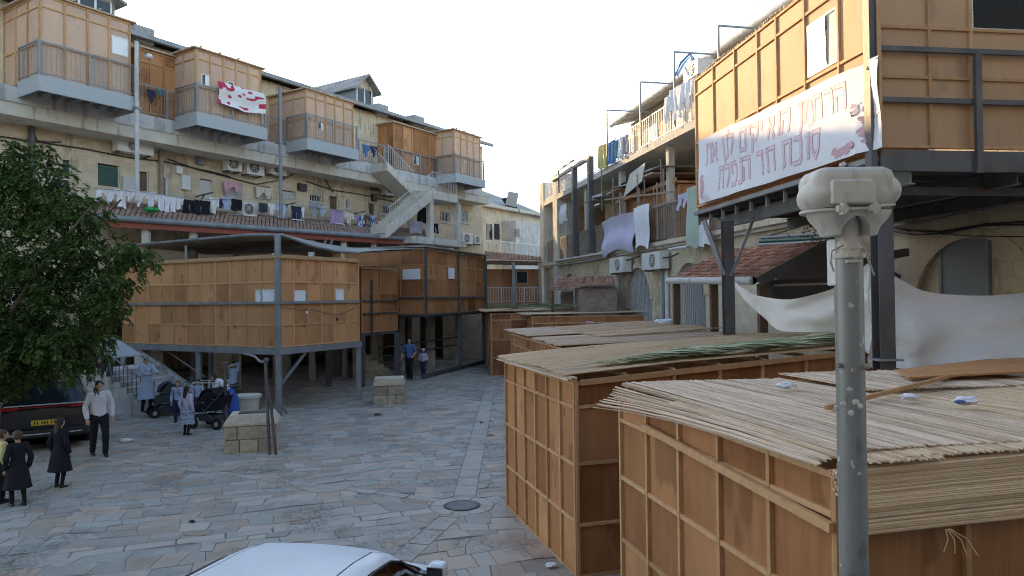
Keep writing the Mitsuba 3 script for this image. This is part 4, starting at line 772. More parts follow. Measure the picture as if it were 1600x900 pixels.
for w in WL:
    i = seen_.get(w[:2], 0); seen_[w[:2]] = i + 1; kdn = f'{desc[w[1]]} {kd[w[0]]}'
    lab = f'{kdn} on the long washing line of the left building' if tot[w[:2]] == 1 else (f'{ordn[i]} {kdn} from the left on the long washing line of the left building' if i else f'leftmost {kdn} on the long washing line of the left building')
    hang(*w, F, .95 if w[3] > 293 else .2, lab, 'washing on the long line of the left building')
for i, off in enumerate((.93, 1.02)):
    pts = []
    for (u, v) in ((146, 294), (230, 301), (310, 312), (380, 310), (450, 319), (520, 327), (592, 336)):
        s, z = F.hit(u, v, off); pts.append(F.pt(s, off, z))
    solo('washing_line', tube(pts, .012, 5), 'grey_plastic', ['washing line along the left building, the one next to the wall', 'washing line along the left building, the outer one'][i], 'washing line')
for u in (328, 458, 566):
    s, z = F.hit(u, 306 + (u - 328) * .12, .95); solo('line_bracket', cat([bar(F.pt(s, 0, z + .05), F.pt(s, 1.15, z + .12), .05), bar(F.pt(s, .6, z + .08), F.pt(s, .02, z - .45), .04)]), 'steel_dark', {328: 'dark washing-line bracket nearest the camera on the left building', 458: 'middle dark washing-line bracket on the left building', 566: 'far dark washing-line bracket beside the stair'}[u], 'bracket')
Fo = Fr(F.pt(0, 0, 0), F.a, F.b)
hang('sheet', 'lavender', 640, 345, 660, 364, F, 2.0, 'lavender cloth hanging under the stair landing'); hang('shirt', 'cream', 661, 349, 672, 364, F, 2.0, 'cream shirt hanging under the stair landing'); hang('trousers', 'black', 675, 349, 686, 364, F, 2.0, 'black trousers hanging right of the landing column')
hang('sheet', 'black', 653, 323, 670, 350, F, 1.6, 'dark net hanging in the shade of the stair flight')
hang('sheet', 'red_patches', 343, 136, 413, 171, F, BO + .12, 'white cloth with red patches draped over the railing of the second gallery booth')
hang('rag', 'navy', 230, 140, 244, 163, F, 1.3, 'navy shirt hung on the gallery railing between the first two booths'); hang('rag', 'teal', 244, 140, 256, 152, F, 1.3, 'teal cloth hung on the gallery railing next to the navy shirt')
hang('rag', 'blue', 566, 226, 578, 246, F, 1.35, 'blue garment on the gallery railing left of the upper stair flight'); hang('rag', 'navy', 579, 228, 590, 248, F, 1.35, 'navy garment on the gallery railing left of the upper stair flight')
hang('rag', 'navy', 83, 280, 107, 299, F, .6, 'navy cloth hanging behind the tree top at the left edge')
# ---------------------------------------------------------------- right building (stone, two terraces)
FK = Fr((11.5, 0), (-.21, 1.0), (-1.0, -.21))
KS = lambda u, off=0.: FK.hit(u, 400, off)[0]
kb = thing('stone_building', 'weathered stone building on the right with arches below and two open terraces', 'building')
def arch_poly(s0, s1, z0, zt, n=12):
    r = (s1 - s0) / 2; zs = max(zt - r, z0 + .2); return sg.Polygon([(s0, z0)] + [((s0 + s1) / 2 - r * math.cos(a), zs + (zt - zs) * math.sin(a)) for a in np.linspace(0, math.pi, n)] + [(s1, z0)])
KE = KS(852)
arches = []
for (u0, u1, vt, dz) in ((881, 902, 427, 2.0), (979, 1017, 418, 2.6), (1056, 1102, 410, 2.7), (826 + 20, 858, 434, 1.6)):
    s1, s0 = KS(u0), KS(u1); zt = FK.hit((u0 + u1) / 2, vt, 0)[1]; arches.append((s0, s1, zt - dz, zt))
arches = arches[:3]
base = sg.box(3, 0, KE, 5.3)
bs = FK.hit(1512, 374, 0); barch = arch_poly(bs[0] - 1.45, bs[0] + 1.35, 2.6, bs[1] + .05, 20)
for a in arches: base = base.difference(arch_poly(*a))
base = base.difference(barch)
def wallmesh(fr, base, o0, o1):
    ms = []
    for g in getattr(base, 'geoms', [base]):
        m = trimesh.creation.extrude_polygon(g, o1 - o0, engine='earcut'); w = np.array([fr.pt(a, o0 + c, b) for a, b, c in m.vertices]); m = trimesh.Trimesh(w, m.faces, process=False)
        if m.volume < 0: m.faces = m.faces[:, ::-1]
        ms.append(m)
    return cat(ms)
add(kb, 'wall', wallmesh(FK, base, -.35, 0), 'limestone')
for (s0, s1, z0, zt) in arches:
    o = add(kb, 'archway', FK.box(s0, s1, -.34, -.05, z0 - .06, z0 - .002), 'concrete_white')
    n = max(3, int((s1 - s0) / .14)); add(o, 'bars', cat([FK.box(s0 + (s1 - s0) * (i + .5) / n - .012, s0 + (s1 - s0) * (i + .5) / n + .012, -.12, -.09, z0, zt - abs((i + .5) / n - .5) ** 2 * 1.6) for i in range(n)]), 'white_metal', stuff=True)
    ring_ = sg.LineString(arch_poly(s0 - .1, s1 + .1, z0, zt + .1).exterior.coords[1:-1]).buffer(.11, cap_style='flat').difference(arch_poly(s0, s1, z0 - 1, zt)); add(o, 'surround', wallmesh(FK, ring_, .002, .06), 'limestone')
add(kb, 'blind_arch', wallmesh(FK, barch.buffer(-.01), -.2, -.1), 'limestone'); 
brng = sg.LineString(barch.exterior.coords[1:-1]).buffer(.13, cap_style='flat'); add(kb, 'arch_ring', wallmesh(FK, brng.difference(barch.buffer(-.02)), .003, .035), 'limestone')
ds0, ds1 = FK.hit(1545, 420, -.1)[0], FK.hit(1476, 420, -.1)[0]; dzt = FK.hit(1510, 377, -.1)[1]
dk_ = add(kb, 'door', FK.box(ds0, ds1, -.097, -.05, dzt - 2.1, dzt), 'grey_paint'); add(dk_, 'frame', cat([FK.box(ds0 - .07, ds0 - .002, -.097, -.02, dzt - 2.1, dzt + .07), FK.box(ds1 + .002, ds1 + .07, -.097, -.02, dzt - 2.1, dzt + .07), FK.box(ds0, ds1, -.097, -.02, dzt + .002, dzt + .07)]), 'steel_grey')
add(kb, 'terrace_slab', FK.box(3, KE, -2.6, .16, 5.31, 5.6), 'concrete_white'); add(kb, 'ledge', FK.box(3, KE, .165, .30, 5.42, 5.56), 'plaster')
add(kb, 'terrace_wall', FK.box(3, KE - 4, -2.9, -2.61, 5.6, 9.2), 'plaster'); add(kb, 'upper_slab', FK.box(3, KE, -2.9, .2, 9.21, 9.5), 'concrete_white')
UE = KS(966, -1.6); add(kb, 'upper_wall', FK.box(3, UE, -2.9, -2.4, 9.5, 12.45), 'plaster'); add(kb, 'end_wall', FK.box(UE - .4, UE, -8, -2.9, 0, 12.4), 'plaster')
add(kb, 'roof', hexa([FK.pt(s, o, z) for z, dz in ((0, 0), (.18, 0)) for s, o, z in [(3, -1.55, 12.4 + z), (UE + .4, -1.55, 12.4 + z), (UE + .4, -8, 14.0 + z), (3, -8, 14.0 + z)]]), 'sheet_metal')
add(kb, 'gutter', tube([FK.pt(3, -1.45, 12.42), FK.pt(UE + .4, -1.45, 12.42)], .11, 10), 'concrete', smooth=True)
add(kb, 'rear_wall', FK.box(3, KE, -9, -8.6, 0, 12.3), 'plaster'); add(kb, 'inner_floor', FK.box(3, KE, -8.6, -2.9, 9.0, 9.2), 'concrete'); add(kb, 'far_wall', FK.box(KE - .4, KE, -8.6, -.36, 0, 9.2), 'limestone')
for s in (KE - .05, KE - 3.2): add(kb, 'pillar', FK.box(s - .45, s + .45, -.7, .22, 0, 10.7), 'concrete_white')
for s in np.linspace(12, KE - 8, 6): add(kb, 'terrace_column', FK.box(s - .12, s + .12, -.35, -.1, 5.6, 9.2), 'concrete_white')
for u in (1060, 1020, 985):
    s = KS(u, -2.3); w = add(kb, 'window', FK.box(s - .6, s + .6, -2.398, -2.36, 10.2, 11.9), 'pale_shutter'); add(w, 'frame', cat([FK.box(s - .68, s - .605, -2.398, -2.32, 10.1, 12.0), FK.box(s + .605, s + .68, -2.398, -2.32, 10.1, 12.0)]), 'concrete_white')
for u in (1000, 960, 930): s = KS(u, -2.6); w = add(kb, 'doorway', FK.box(s - .6, s + .6, -2.608, -2.57, 5.6, 7.9), 'grey_paint')
railing(kb, FK, KS(1212), KS(858), .08, 5.6, 1.35, .17, 'iron_brown', 3.0, .020)
railing(kb, FK, KS(1088), KS(856), .10, 9.5, 1.15, .2, 'white_metal', 2.2, .012)
# clutter on the terraces
pg = thing('pergola_frame', 'rusty dark steel pergola frame rising over the far terraces of the right building', 'pergola')
for u, vt in ((897, 262), (922, 245)):
    s, zt = FK.hit(u, vt, .3); add(pg, 'post', FK.box(s - .14, s + .14, .17, .42, 5.7, zt), 'steel_dark')
a, b = FK.pt(*[FK.hit(862, 282, .3)[0], .3], FK.hit(862, 282, .3)[1]), FK.pt(FK.hit(922, 247, .3)[0], .3, FK.hit(922, 247, .3)[1]); add(pg, 'top_rail', bar(a, b, .14), 'steel_dark')
s = KS(873, .2); add(pg, 'frame', cat([FK.box(s - .05, s + .05, .12, .2, 9.5, 10.9), FK.box(KS(897, .2), s, .12, .2, 10.82, 10.9)]), 'steel_dark')
for i, (u, vt, ul) in enumerate(((948, 172, 985), (1000, 128, 1045), (1053, 81, 1105), (1122, 40, 1160))):
    s, zt = FK.hit(u, vt, .35); k = thing('awning_frame', ['thin bent steel frame against the sky over the upper terrace, farthest of four', 'thin bent steel frame against the sky over the upper terrace, second farthest', 'thin bent steel frame over the upper terrace near the blue hoops', 'thin bent steel frame at the top nearest the signed booth'][i], 'steel frame')
    add(k, 'post', FK.box(s - .03, s + .03, .32, .38, 9.5, zt), 'steel_grey'); add(k, 'arm', bar(FK.pt(s, .35, zt), FK.pt(s, -2.2, zt), .05), 'steel_grey')
hp = [P(1062, 122, 27), P(1066, 100, 27), P(1078, 84, 27), P(1087, 96, 27)]
k = thing('hoop_frame', 'blue plastic hoops above the upper terrace washing', 'hoops'); add(k, 'hoop', tube([P(1055, 118, 27), P(1064, 98, 27), P(1078, 84, 27), P(1087, 97, 27), P(1089, 112, 27)], .05, 6), 'cloth_blue', smooth=True); add(k, 'hoop', tube([P(1058, 118, 26.4), P(1068, 100, 26.4), P(1080, 86, 26.4), P(1085, 110, 26.4)], .05, 6), 'cloth_paleblue', smooth=True)
ac_unit(1068, 98, 1090, 122, FK, -.6, 'white box unit on the upper terrace beneath the blue hoops', .8)
s = KS(1010, -.4); t = thing('wooden_sukkah', 'small plywood booth on the lower terrace behind the hanging white sheets', 'wooden booth')
s0, s1 = KS(1062, -.5), KS(972, -.5)
panel_wall(t, Fr(FK.pt(0, -.5, 0), FK.a, FK.b), list(np.linspace(s0, s1, 5)), [5.62, 6.6, 7.75], tone=.5); panel_wall(t, Fr(FK.pt(s0, 0, 0), FK.b, -FK.a), [-2.5, -1.5, -.52], [5.62, 6.6, 7.75], tone=.45)
add(t, 'roof_board', FK.box(s0 - .2, s1 + .2, -2.5, -.3, 7.78, 7.86), 'plywood', tone=(.4, .6)); add(t, 'roof_beam', FK.box(s0 - .3, s1, -.29, -.2, 7.80, 7.95), 'timber', tone=(.5, .6))
for i, (u0, v0, u1, v1, mt, lab) in enumerate([(945, 312, 1050, 300, 'iron_brown', 'rusty pipe frame across the lower terrace, upper rail'), (990, 332, 1062, 312, 'iron_brown', 'rusty pipe frame across the lower terrace, lower rail')]):
    k = thing('pipe_rail', lab, 'pipe'); off = .35; a = FK.pt(*[FK.hit(u0, v0, off)[0], off], FK.hit(u0, v0, off)[1]); b = FK.pt(FK.hit(u1, v1, off)[0], off, FK.hit(u1, v1, off)[1]); add(k, 'rail', bar(a, b, .07), mt)
    for t_ in (.15, .55, .9): q = a + (b - a) * t_; add(k, 'post', bar((q[0], q[1], 5.6), q + (0, 0, .9), .05), mt)
R = np.random.default_rng(31)
for i in range(9):
    u = 935 + 13 * i; s = KS(u, -.2); z = 8.25 + .05 * (i % 3); k = solo('roof_scrap', hexa([FK.pt(s + ds, o, z + dz + R.normal(0, .06)) for dz in (0, .03) for ds, o in ((-.9, -2.2), (.9, -2.2), (.8, .3), (-.8, .3))]), ['sheet_metal', 'concrete', 'sheet_metal', 'reed_grey'][i % 4], 'scrap sheet in the patched cover over the lower terrace of the right building', 'scrap sheet', 'scrap sheets over the lower terrace', tone=(.5, .3))
a0, a1, a2, a3 = [FK.pt(FK.hit(u, v, .34)[0], .34, FK.hit(u, v, .34)[1]) for u, v in ((1008, 254), (1003, 283), (974, 308), (984, 272))]; solo('leaning_board', hexa([a3, a2, a1, a0, a3 + (.03, .06, 0), a2 + (.03, .06, 0), a1 + (.03, .06, 0), a0 + (.03, .06, 0)]), 'concrete_white', 'pale board leaning under the upper slab of the right building', 'board')
for a in [(952, 402, 974, 426, 'air conditioner on the right building wall between two arches, left one'), (1003, 394, 1031, 421, 'air conditioner on the right building wall between two arches, right one')]: ac_unit(*a[:4], FK, .5, a[4])
for u, v0, v1, lab, mt in [(965, 425, 480, 'grey downpipe under the left air conditioner of the right building', 'concrete'), (1036, 395, 480, 'bundle of downpipes under the right air conditioner of the right building', 'grey_paint'), (1041, 398, 480, 'thin pale downpipe next to the bundle on the right building', 'white_metal'), (866, 372, 470, 'bluish drain pipe near the far pillar of the right building', 'grey_paint')]:
    s = KS(u, .12); solo('down_pipe', tube([FK.pt(s, .12, 0), FK.pt(s, .12, FK.hit(u, v0, .12)[1])], .075, 8), mt, lab, 'pipe', smooth=True)
for i, (u, v0, v1) in enumerate([(1007, 262, 345), (1033, 248, 392), (1022, 290, 330), (970, 300, 395), (940, 262, 330), (884, 345, 420), (956, 222, 262)]):
    s = FK.hit(u, v0, .24)[0]; solo('thin_pole', tube([FK.pt(s, .24, FK.hit(u, v1, .24)[1]), FK.pt(s + .05, .24, FK.hit(u, v0, .24)[1])], .028, 6), ['iron_brown', 'iron_brown', 'steel_grey', 'steel_grey', 'iron_brown', 'white_metal', 'white_metal'][i], 'thin ' + ['rusty pole behind the white sheet', 'long rusty pole right of the white sheet', 'short grey pole above the white sheet', 'grey pole behind the lavender sheet', 'rusty pole beside the coloured washing', 'white pole below the far pergola', 'white pole among the coloured washing'][i] + ' on the right building', 'pole', smooth=True)
for i, (u0, v0, u1, v1, r) in enumerate([(868, 408, 952, 394, .06), (870, 414, 948, 401, .035), (1045, 390, 1098, 381, .05), (960, 408, 1000, 400, .03), (1030, 402, 1060, 396, .03)]):
    a, b = [FK.pt(FK.hit(u, v, .36)[0], .36, FK.hit(u, v, .36)[1]) for u, v in ((u0, v0), (u1, v1))]; solo('wall_conduit', tube(sag(a, b, .06 if r < .04 else .0), r, 6), ['concrete', 'grey_paint', 'white_metal', 'dark_plastic', 'dark_plastic'][i], ['thick pale conduit along the ledge at the far end', 'thin grey conduit under the thick pale one at the far end', 'white conduit along the ledge left of the signed booth', 'sagging black cable between the two wall air conditioners', 'black cable right of the second wall air conditioner'][i] + ' of the right building', 'conduit', smooth=True)
R = np.random.default_rng(52)
for i, u in enumerate((930, 945, 962, 985, 1048)):
    s = KS(u, -1.2); z0 = 5.62; w, h = R.uniform(.5, 1.0), R.uniform(.6, 1.5); solo('terrace_cupboard', FK.box(s - w / 2, s + w / 2, -1.5, -.9, z0, z0 + h), ['pale_shutter', 'white_plastic', 'blue_grey_paint', 'concrete_white', 'pale_shutter'][i], ['pale low cupboard nearest the far end', 'white cupboard second from the far end', 'bluish cupboard behind the lavender sheet', 'cream cupboard behind the white sheet', 'pale cupboard beside the greenish curtain'][i] + ' on the lower terrace', 'cupboard')
# washing on the right building
hang('sheet', 'lavender', 941, 340, 992, 396, FK, .45, 'large lavender-white sheet over the lower terrace railing of the right building'); hang('sheet', 'white', 990, 322, 1014, 388, FK, .5, 'white sheet hung askew right of the large lavender sheet'); hang('sheet', 'white', 874, 320, 885, 348, FK, .4, 'small white cloth hanging at the far end of the lower terrace')
hang('sheet', 'greygreen', 1072, 292, 1094, 388, FK, .45, 'long greyish green curtain hanging beside the signed booth'); hang('sheet', 'white', 1094, 345, 1108, 384, FK, .5, 'white cloth hanging right of the long greyish green curtain'); hang('rag', 'lavender', 1060, 303, 1074, 330, FK, .4, 'lavender rag hanging left of the long greyish green curtain')
for i, (u0, u1, c, v0, v1) in enumerate([(935, 941, 'yellow', 228, 264), (941, 949, 'yellow', 226, 262), (950, 960, 'blue', 222, 256), (960, 966, 'teal', 220, 248), (966, 973, 'white', 216, 246), (974, 982, 'grey', 212, 240)]):
    hang('sheet', c, u0, v0, u1, v1, FK, .35, f"{['outermost yellow', 'inner yellow', 'blue', 'teal', 'white', 'grey'][i]} garment on the far upper terrace railing of the right building", 'washing on the upper terrace')
for i, (u0, v0, u1, v1) in enumerate([(1036, 150, 1052, 196), (1046, 138, 1064, 192), (1058, 130, 1076, 186), (1070, 126, 1087, 178)]):
    hang('rag', 'white', u0, v0, u1, v1, FK, .5 + .12 * i, f"{['leftmost', 'second', 'third', 'rightmost'][i]} white garment in the sunlit bunch on the upper terrace", 'sunlit white washing')

# ---------------------------------------------------------------- big raised booth with the sign (upper right)
L0 = np.array([4.6, 8.8]); la = np.array([-.1326, 1.0]); la /= np.linalg.norm(la); lbv = np.array([la[1], -la[0]])
FL1, FL2 = Fr(L0, la, -lbv), Fr(L0, lbv, -la)
LT = 7.95; LL_ = FL1.hit(1089, 200, 0)[0]
lk2 = thing('wooden_sukkah', 'large plywood booth raised on dark steel posts at the upper right, carrying the painted sign', 'wooden booth')
ss = [FL1.hit(u, 200, 0)[0] for u in (1378, 1315, 1262, 1217, 1187, 1151, 1117, 1089)]
panel_wall(lk2, FL1, ss, [5.30, 6.05, 6.62, 7.62, LT], tone=.58, ttone=.60, ply='plywood_l', win={(5, 1): ('half', (.04, .94, .15, .98)), (5, 2): ('half', (.04, .94, 0.0, .02)), (1, 2): ('mirror', (.05, .95, .05, .82))}, vary=1.0, skip=[(5, 2)])
add(lk2, 'panel', FL1.box(ss[5] + .004, ss[6] - .004, -.014, 0, 6.623, 7.617), 'plywood_l', tone=(.4, .6))
panel_wall(lk2, FL2, [0, .72, 1.3, 2.2, 3.1, 4.0, 5.2], [5.32, 5.95, 6.22, 6.85, 7.45, LT], tone=.50, ply='plywood_l', ttone=.40, win={(2, 3): ('dark', (.02, .98, .0, .98))}, vary=.9)
panel_wall(lk2, Fr(L0 + la * LL_, lbv, la), [0, 1.3, 2.6, 3.9, 5.2], [5.3, 6.6, LT], tone=.5)
cs = [L0, L0 + la * LL_, L0 + la * LL_ + lbv * 5.2, L0 + lbv * 5.2]
add(lk2, 'floor', hexa([(*q, z) for z in (5.22, 5.29) for q in cs]), 'plywood', tone=(.5, .15))
for k in range(7): add(lk2, 'roof_beam', bar((*(cs[0] + (cs[1] - cs[0]) * k / 6), LT + .03), (*(cs[3] + (cs[2] - cs[3]) * k / 6), LT + .03), .05), 'timber', tone=(.5, .5))
mat_thing('reed roof mat on the large signed booth, its edge just visible against the sky', reeds(L0 + lbv * .06, lbv, la, 5.1, LL_, .012, 160, lambda s, t: LT + .07 + .02 * math.sin(t * 3), 33, .6, .05))
for s in (0, .72, 1.3):
    pass
add(lk2, 'corner_post', FL1.box(-.07, .06, .045, .13, 5.0, LT + .5), 'steel_dark')
def ibeam(p, q, h, w, up=(0, 0, 1)):
    p, q = np.array(p, float), np.array(q, float); u_ = np.array(up, float); return cat([bar(p, q, .02, h), bar(p + u_ * (h / 2 - .008), q + u_ * (h / 2 - .008), w, .016), bar(p - u_ * (h / 2 - .008), q - u_ * (h / 2 - .008), w, .016)])
add(lk2, 'edge_beam', FL1.box(-.06, LL_, .03, .10, 5.14, 5.21), 'steel_grey'); add(lk2, 'main_beam', ibeam((*(L0 + lbv * .45), 4.98), (*(L0 + la * (LL_ + .1) + lbv * .45), 4.98), .22, .12), 'steel_grey')
for k in range(11): 
    q = L0 + la * (LL_ * k / 10); add(lk2, 'hanger', bar((*(q + lbv * .02), 4.95), (*(q + lbv * .02), 5.14), .05), 'steel_grey'); add(lk2, 'joist', bar((*q, 5.15), (*(q + lbv * 5.1), 5.15), .06, .1), 'steel_dark')
for k in range(4): q = L0 + lbv * (.45 + 1.5 * k); add(lk2, 'cross_beam', ibeam((*q, 4.98 - .004 * k), (*(q + la * LL_), 4.98 - .004 * k), .2, .1), 'steel_dark') if k else None
add(lk2, 'front_beam', FL2.box(-.02, 5.2, .02, .10, 5.02, 5.28), 'steel_dark'); add(lk2, 'front_beam', FL2.box(-.02, 5.2, -.6, -.5, 4.82, 4.92), 'steel_dark')
for z in (5.88, 6.52): add(lk2, 'steel_rail', FL2.box(.0, 5.2, .05, .10, z, z + .062), 'steel_dark')
s = FL2.hit(1526, 150, .11)[0]; add(lk2, 'steel_upright', FL2.box(s - .042, s + .042, .105, .155, 5.0, 6.5), 'steel_dark')
for q, w in ((L0 + la * .02 + lbv * .05, .19), (L0 + la * 4.35 + lbv * .0, .17), (L0 + lbv * 4.9, .17), (L0 + la * 4.35 + lbv * 4.9, .17)):
    k = add(lk2, 'leg', ibeam((*q, 0), (*q, 4.88), .17, w, (*la, 0)), 'steel_dark')
add(lk2, 'base_plate', bx(L0[0] - .1, L0[0] + .22, L0[1] - .12, L0[1] + .16, 2.66, 2.68), 'steel_grey')
add(lk2, 'brace', bar(P(1182, 330, 13), P(1142, 432, 13), .05), 'steel_grey'); add(lk2, 'brace', bar(P(1100, 345, 13.4), P(1132, 430, 13.2), .08), 'steel_grey')
# sign
sg0, sg1 = FL1.hit(1377, 150, .12)[0], FL1.hit(1093, 260, .12)[0]
def banner_z(f):   # top and bottom heights along the sign, f from near 0 to far 1
    return 6.50 + (.00) * f, 5.27
zt0, zb0 = FL1.hit(1375, 87, .12)[1], FL1.hit(1377, 230, .12)[1]; zt1, zb1 = FL1.hit(1094, 219, .12)[1], FL1.hit(1097, 318, .12)[1]
bn = thing('sign_banner', 'white cloth sign with faded red Hebrew lettering on the large raised booth', 'sign')
nx_, nz_ = 40, 8; pts = []
def bpt(f, g, o=0.):      # f: 0 left (far) .. 1 right (near); g: 0 bottom .. 1 top
    s = sg1 + (sg0 - sg1) * f; zt, zb = zt1 + (zt0 - zt1) * f, zb1 + (zb0 - zb1) * f
    w = .016 * math.sin(f * 23 + g * 2) * (1 - .3 * g) + .012 * math.sin(g * 6 + f * 9) + .02 * (meshkit.noise(np.array([f * 14., g * 3., 2.])) - .5)
    if f > .90: w += .04 * math.sin((f - .90) * 62 + g * 2.5)
    return FL1.pt(s, .13 + w + o, zb + (zt - zb) * g)
V = np.array([bpt(i / nx_, j / nz_) for i in range(nx_ + 1) for j in range(nz_ + 1)]); qd = np.array([[i * (nz_ + 1) + j, (i + 1) * (nz_ + 1) + j, (i + 1) * (nz_ + 1) + j + 1, i * (nz_ + 1) + j + 1] for i in range(nx_) for j in range(nz_)]); fc = np.vstack([qd[:, [0, 1, 2]], qd[:, [0, 2, 3]]])
nb3 = np.array([*FL1.b, 0]) * .006
add(bn, 'cloth', trimesh.Trimesh(np.vstack([V, V - nb3]), np.vstack([fc, fc[:, ::-1] + len(V)]), process=False), 'banner_cloth', smooth=True)
# letters: strokes in a unit box, x to the right, y up
LET = {'ה': [[(0, 1), (.8, 1), (.8, 0)], [(.12, .62), (.12, 0)]], 'ר': [[(.05, 1), (.7, 1), (.78, .9), (.78, 0)]], 'ח': [[(.1, 0), (.1, 1)], [(0, 1), (.8, 1), (.8, 0)]], 'מ': [[(.1, .1), (.3, 1), (.8, .9), (.85, .0), (.5, 0)], [(.0, 1), (.28, .75)]], 'ן': [[(.1, 1), (.35, 1), (.35, -.3)]], 'ו': [[(.1, 1), (.35, 1), (.35, 0)]], 'א': [[(.05, 1), (.85, 0)], [(.75, 1), (.75, .6), (.5, .45)], [(.3, .62), (.1, .35), (.12, 0)]], 'י': [[(.1, 1), (.32, 1), (.3, .6)]],
       'ק': [[(0, 1), (.8, 1), (.78, .55), (.45, .2)], [(.12, .65), (.12, -.3)]], 'ם': [[(.05, 1), (.8, 1), (.8, 0), (.1, 0), (.1, 1)]], 'ל': [[(.1, 1.35), (.1, .95), (.75, .95), (.7, .45), (.35, 0)]], 'נ': [[(.2, 1), (.5, 1), (.5, 0), (.05, 0)]], 'ת': [[(.0, 1), (.8, 1), (.8, 0)], [(.18, 1), (.18, .1), (.0, 0)]], 'ס': [[(.05, 1), (.8, 1), (.78, .35), (.45, 0), (.15, .35), (.12, 1)]], 'כ': [[(.1, 1), (.6, 1), (.75, .8), (.75, .2), (.6, 0), (.05, 0)]], 'ד': [[(0, 1), (.85, 1)], [(.68, 1), (.68, 0)]], 'פ': [[(.3, .55), (.12, .6), (.12, 1), (.6, 1), (.78, .8), (.78, .2), (.6, 0), (.05, 0)]]}
WID = {'ן': .5, 'ו': .5, 'י': .45, 'נ': .62}
def flat_on_sign(poly, o):
    ms = []
    for g in getattr(poly, 'geoms', [poly]):
        if g.is_empty or g.geom_type != 'Polygon': continue
        m = trimesh.creation.extrude_polygon(g, .003, engine='earcut').subdivide_to_size(.09, max_iter=4); v, f = (m if isinstance(m, tuple) else (m.vertices, m.faces)); ms.append(trimesh.Trimesh(np.array([bpt(x, y, o + z) for x, y, z in np.array(v)]), f, process=False))
    return ms
def word_line(txt, x_right, x_left, ybase, hgt, slope=0.):
    wid = [WID.get(c, .95) if c != ' ' else .55 for c in txt]; sc = (x_right - x_left) / sum(wid); x = x_right; out, fill = [], []
    for c, w in zip(txt, wid):
        x -= w * sc
        if c == ' ': continue
        st = so.unary_union([sg.LineString([(p * 1.0, q * 1.0) for p, q in l]).buffer(.10, cap_style='flat', join_style=2) for l in LET[c]])
        from shapely import affinity as af
        g = af.affine_transform(st, [sc * .92, 0, 0, hgt, x, ybase]); gi_ = af.affine_transform(st.buffer(-.028), [sc * .92, 0, 0, hgt, x, ybase])
        out += flat_on_sign(g.difference(gi_), .003); fill += flat_on_sign(gi_, .0025)
    return out, fill
o1, i1 = word_line('הרחמן הוא יקים לנו את', .885, .06, .57, .29); o2, i2 = word_line('סוכת דוד הנפלת', .775, .155, .13, .31)
add(bn, 'lettering', cat(o1 + o2), 'print_red'); add(bn, 'letter_fill', cat(i1 + i2), 'print_pink')
R = np.random.default_rng(17)
def flourish(cx, cy, w, h, n, mat):
    ps = []
    for i in range(n):
        a, r = R.uniform(0, 6.3), R.random() ** .6; x, y = cx + w * r * math.cos(a), cy + h * r * math.sin(a); ps.append(sg.Polygon([(x + R.uniform(.004, .012) * math.cos(t) * (1 + .5 * math.sin(3 * t + i)), y + R.uniform(.02, .05) * math.sin(t)) for t in np.linspace(0, 6.0, 9)]).buffer(0))
    add(bn, 'painted_flower', cat(flat_on_sign(so.unary_union(ps), .003)), mat)
flourish(.945, .36, .018, .26, 40, 'print_rose'); flourish(.905, .52, .02, .05, 10, 'print_pink'); flourish(.965, .42, .014, .15, 12, 'print_pink'); flourish(.035, .22, .014, .22, 26, 'print_rose'); flourish(.07, .07, .02, .05, 10, 'print_pink'); flourish(.865, .10, .045, .075, 22, 'print_rose')
add(bn, 'tie', cat([tube([bpt(1, .97), FL1.pt(-.03, .1, zt0 + .03), FL1.pt(-.03, .14, zt0 - .1)], .012, 5)]), 'cloth_grey')
solo('white_rag', crumple(P(1317, 259, 9.3), .06, 3, .7), 'cloth_white', 'scrap of white cloth tied under the sign on the steel frame', 'rag', smooth=True)

# ---------------------------------------------------------------- white canvas slung between posts
def canvas(name, label, top, bot, n=64, m=30, fold=.05, seed=0):
    """surface between two polylines of pixels with distances"""
    def line(pl, t):
        pl = np.array([P(*q) for q in pl]); k = np.linspace(0, 1, len(pl)); from scipy.interpolate import PchipInterpolator as PI
        return np.stack([PI(k, pl[:, i])(t) for i in range(3)], 1)
    t = np.linspace(0, 1, n); A, B = line(top, t), line(bot, t); V = []
    for i in range(n):
        for j in range(m):
            g = j / (m - 1); q = A[i] * (1 - g) + B[i] * g; q = q + np.array([0, -1, 0]) * (fold * math.sin(g * 7 + t[i] * 5 + seed) * math.sin(math.pi * min(g * 1.1, 1)) + fold * .8 * math.sin(t[i] * 16 + g * 4) * g); V.append(q)
    V = np.array(V); V[:, 1] += .10 * (meshkit.fbm(V * [2.2, 2.2, 5.0], 3) - .5) + .03 * np.abs(meshkit.noise(V * [4, 4, 9.]) - .5); q = np.array([[i * m + j, (i + 1) * m + j, (i + 1) * m + j + 1, i * m + j + 1] for i in range(n - 1) for j in range(m - 1)]); f = np.vstack([q[:, [0, 1, 2]], q[:, [0, 2, 3]]])
    m_ = trimesh.Trimesh(np.vstack([V, V + (0, .012, 0)]), np.vstack([f, f[:, ::-1] + len(V)]), process=False)
    return solo(name, m_, 'canvas', label, 'canvas sheet', smooth=True)
canvas('canvas_sheet', 'white canvas sheet slung between the two steel posts, its lower edge in shadow', [(1147, 440, 12.6), (1185, 462, 11.6), (1230, 468, 10.6), (1290, 455, 10), (1372, 398, 9.4)], [(1150, 447, 12.6), (1190, 495, 11.7), (1228, 518, 10.8), (1300, 519, 10.2), (1368, 565, 9.6)], fold=.09)
canvas('canvas_sheet', 'broad white canvas sheet sagging on the right behind the steel post', [(1360, 395, 9.45), (1400, 432, 9.6), (1460, 458, 9.9), (1540, 462, 10.2), (1640, 452, 10.6)], [(1360, 575, 9.5), (1420, 575, 9.4), (1480, 575, 9.3), (1560, 572, 9.2), (1650, 570, 9.2)], fold=.10, seed=2)

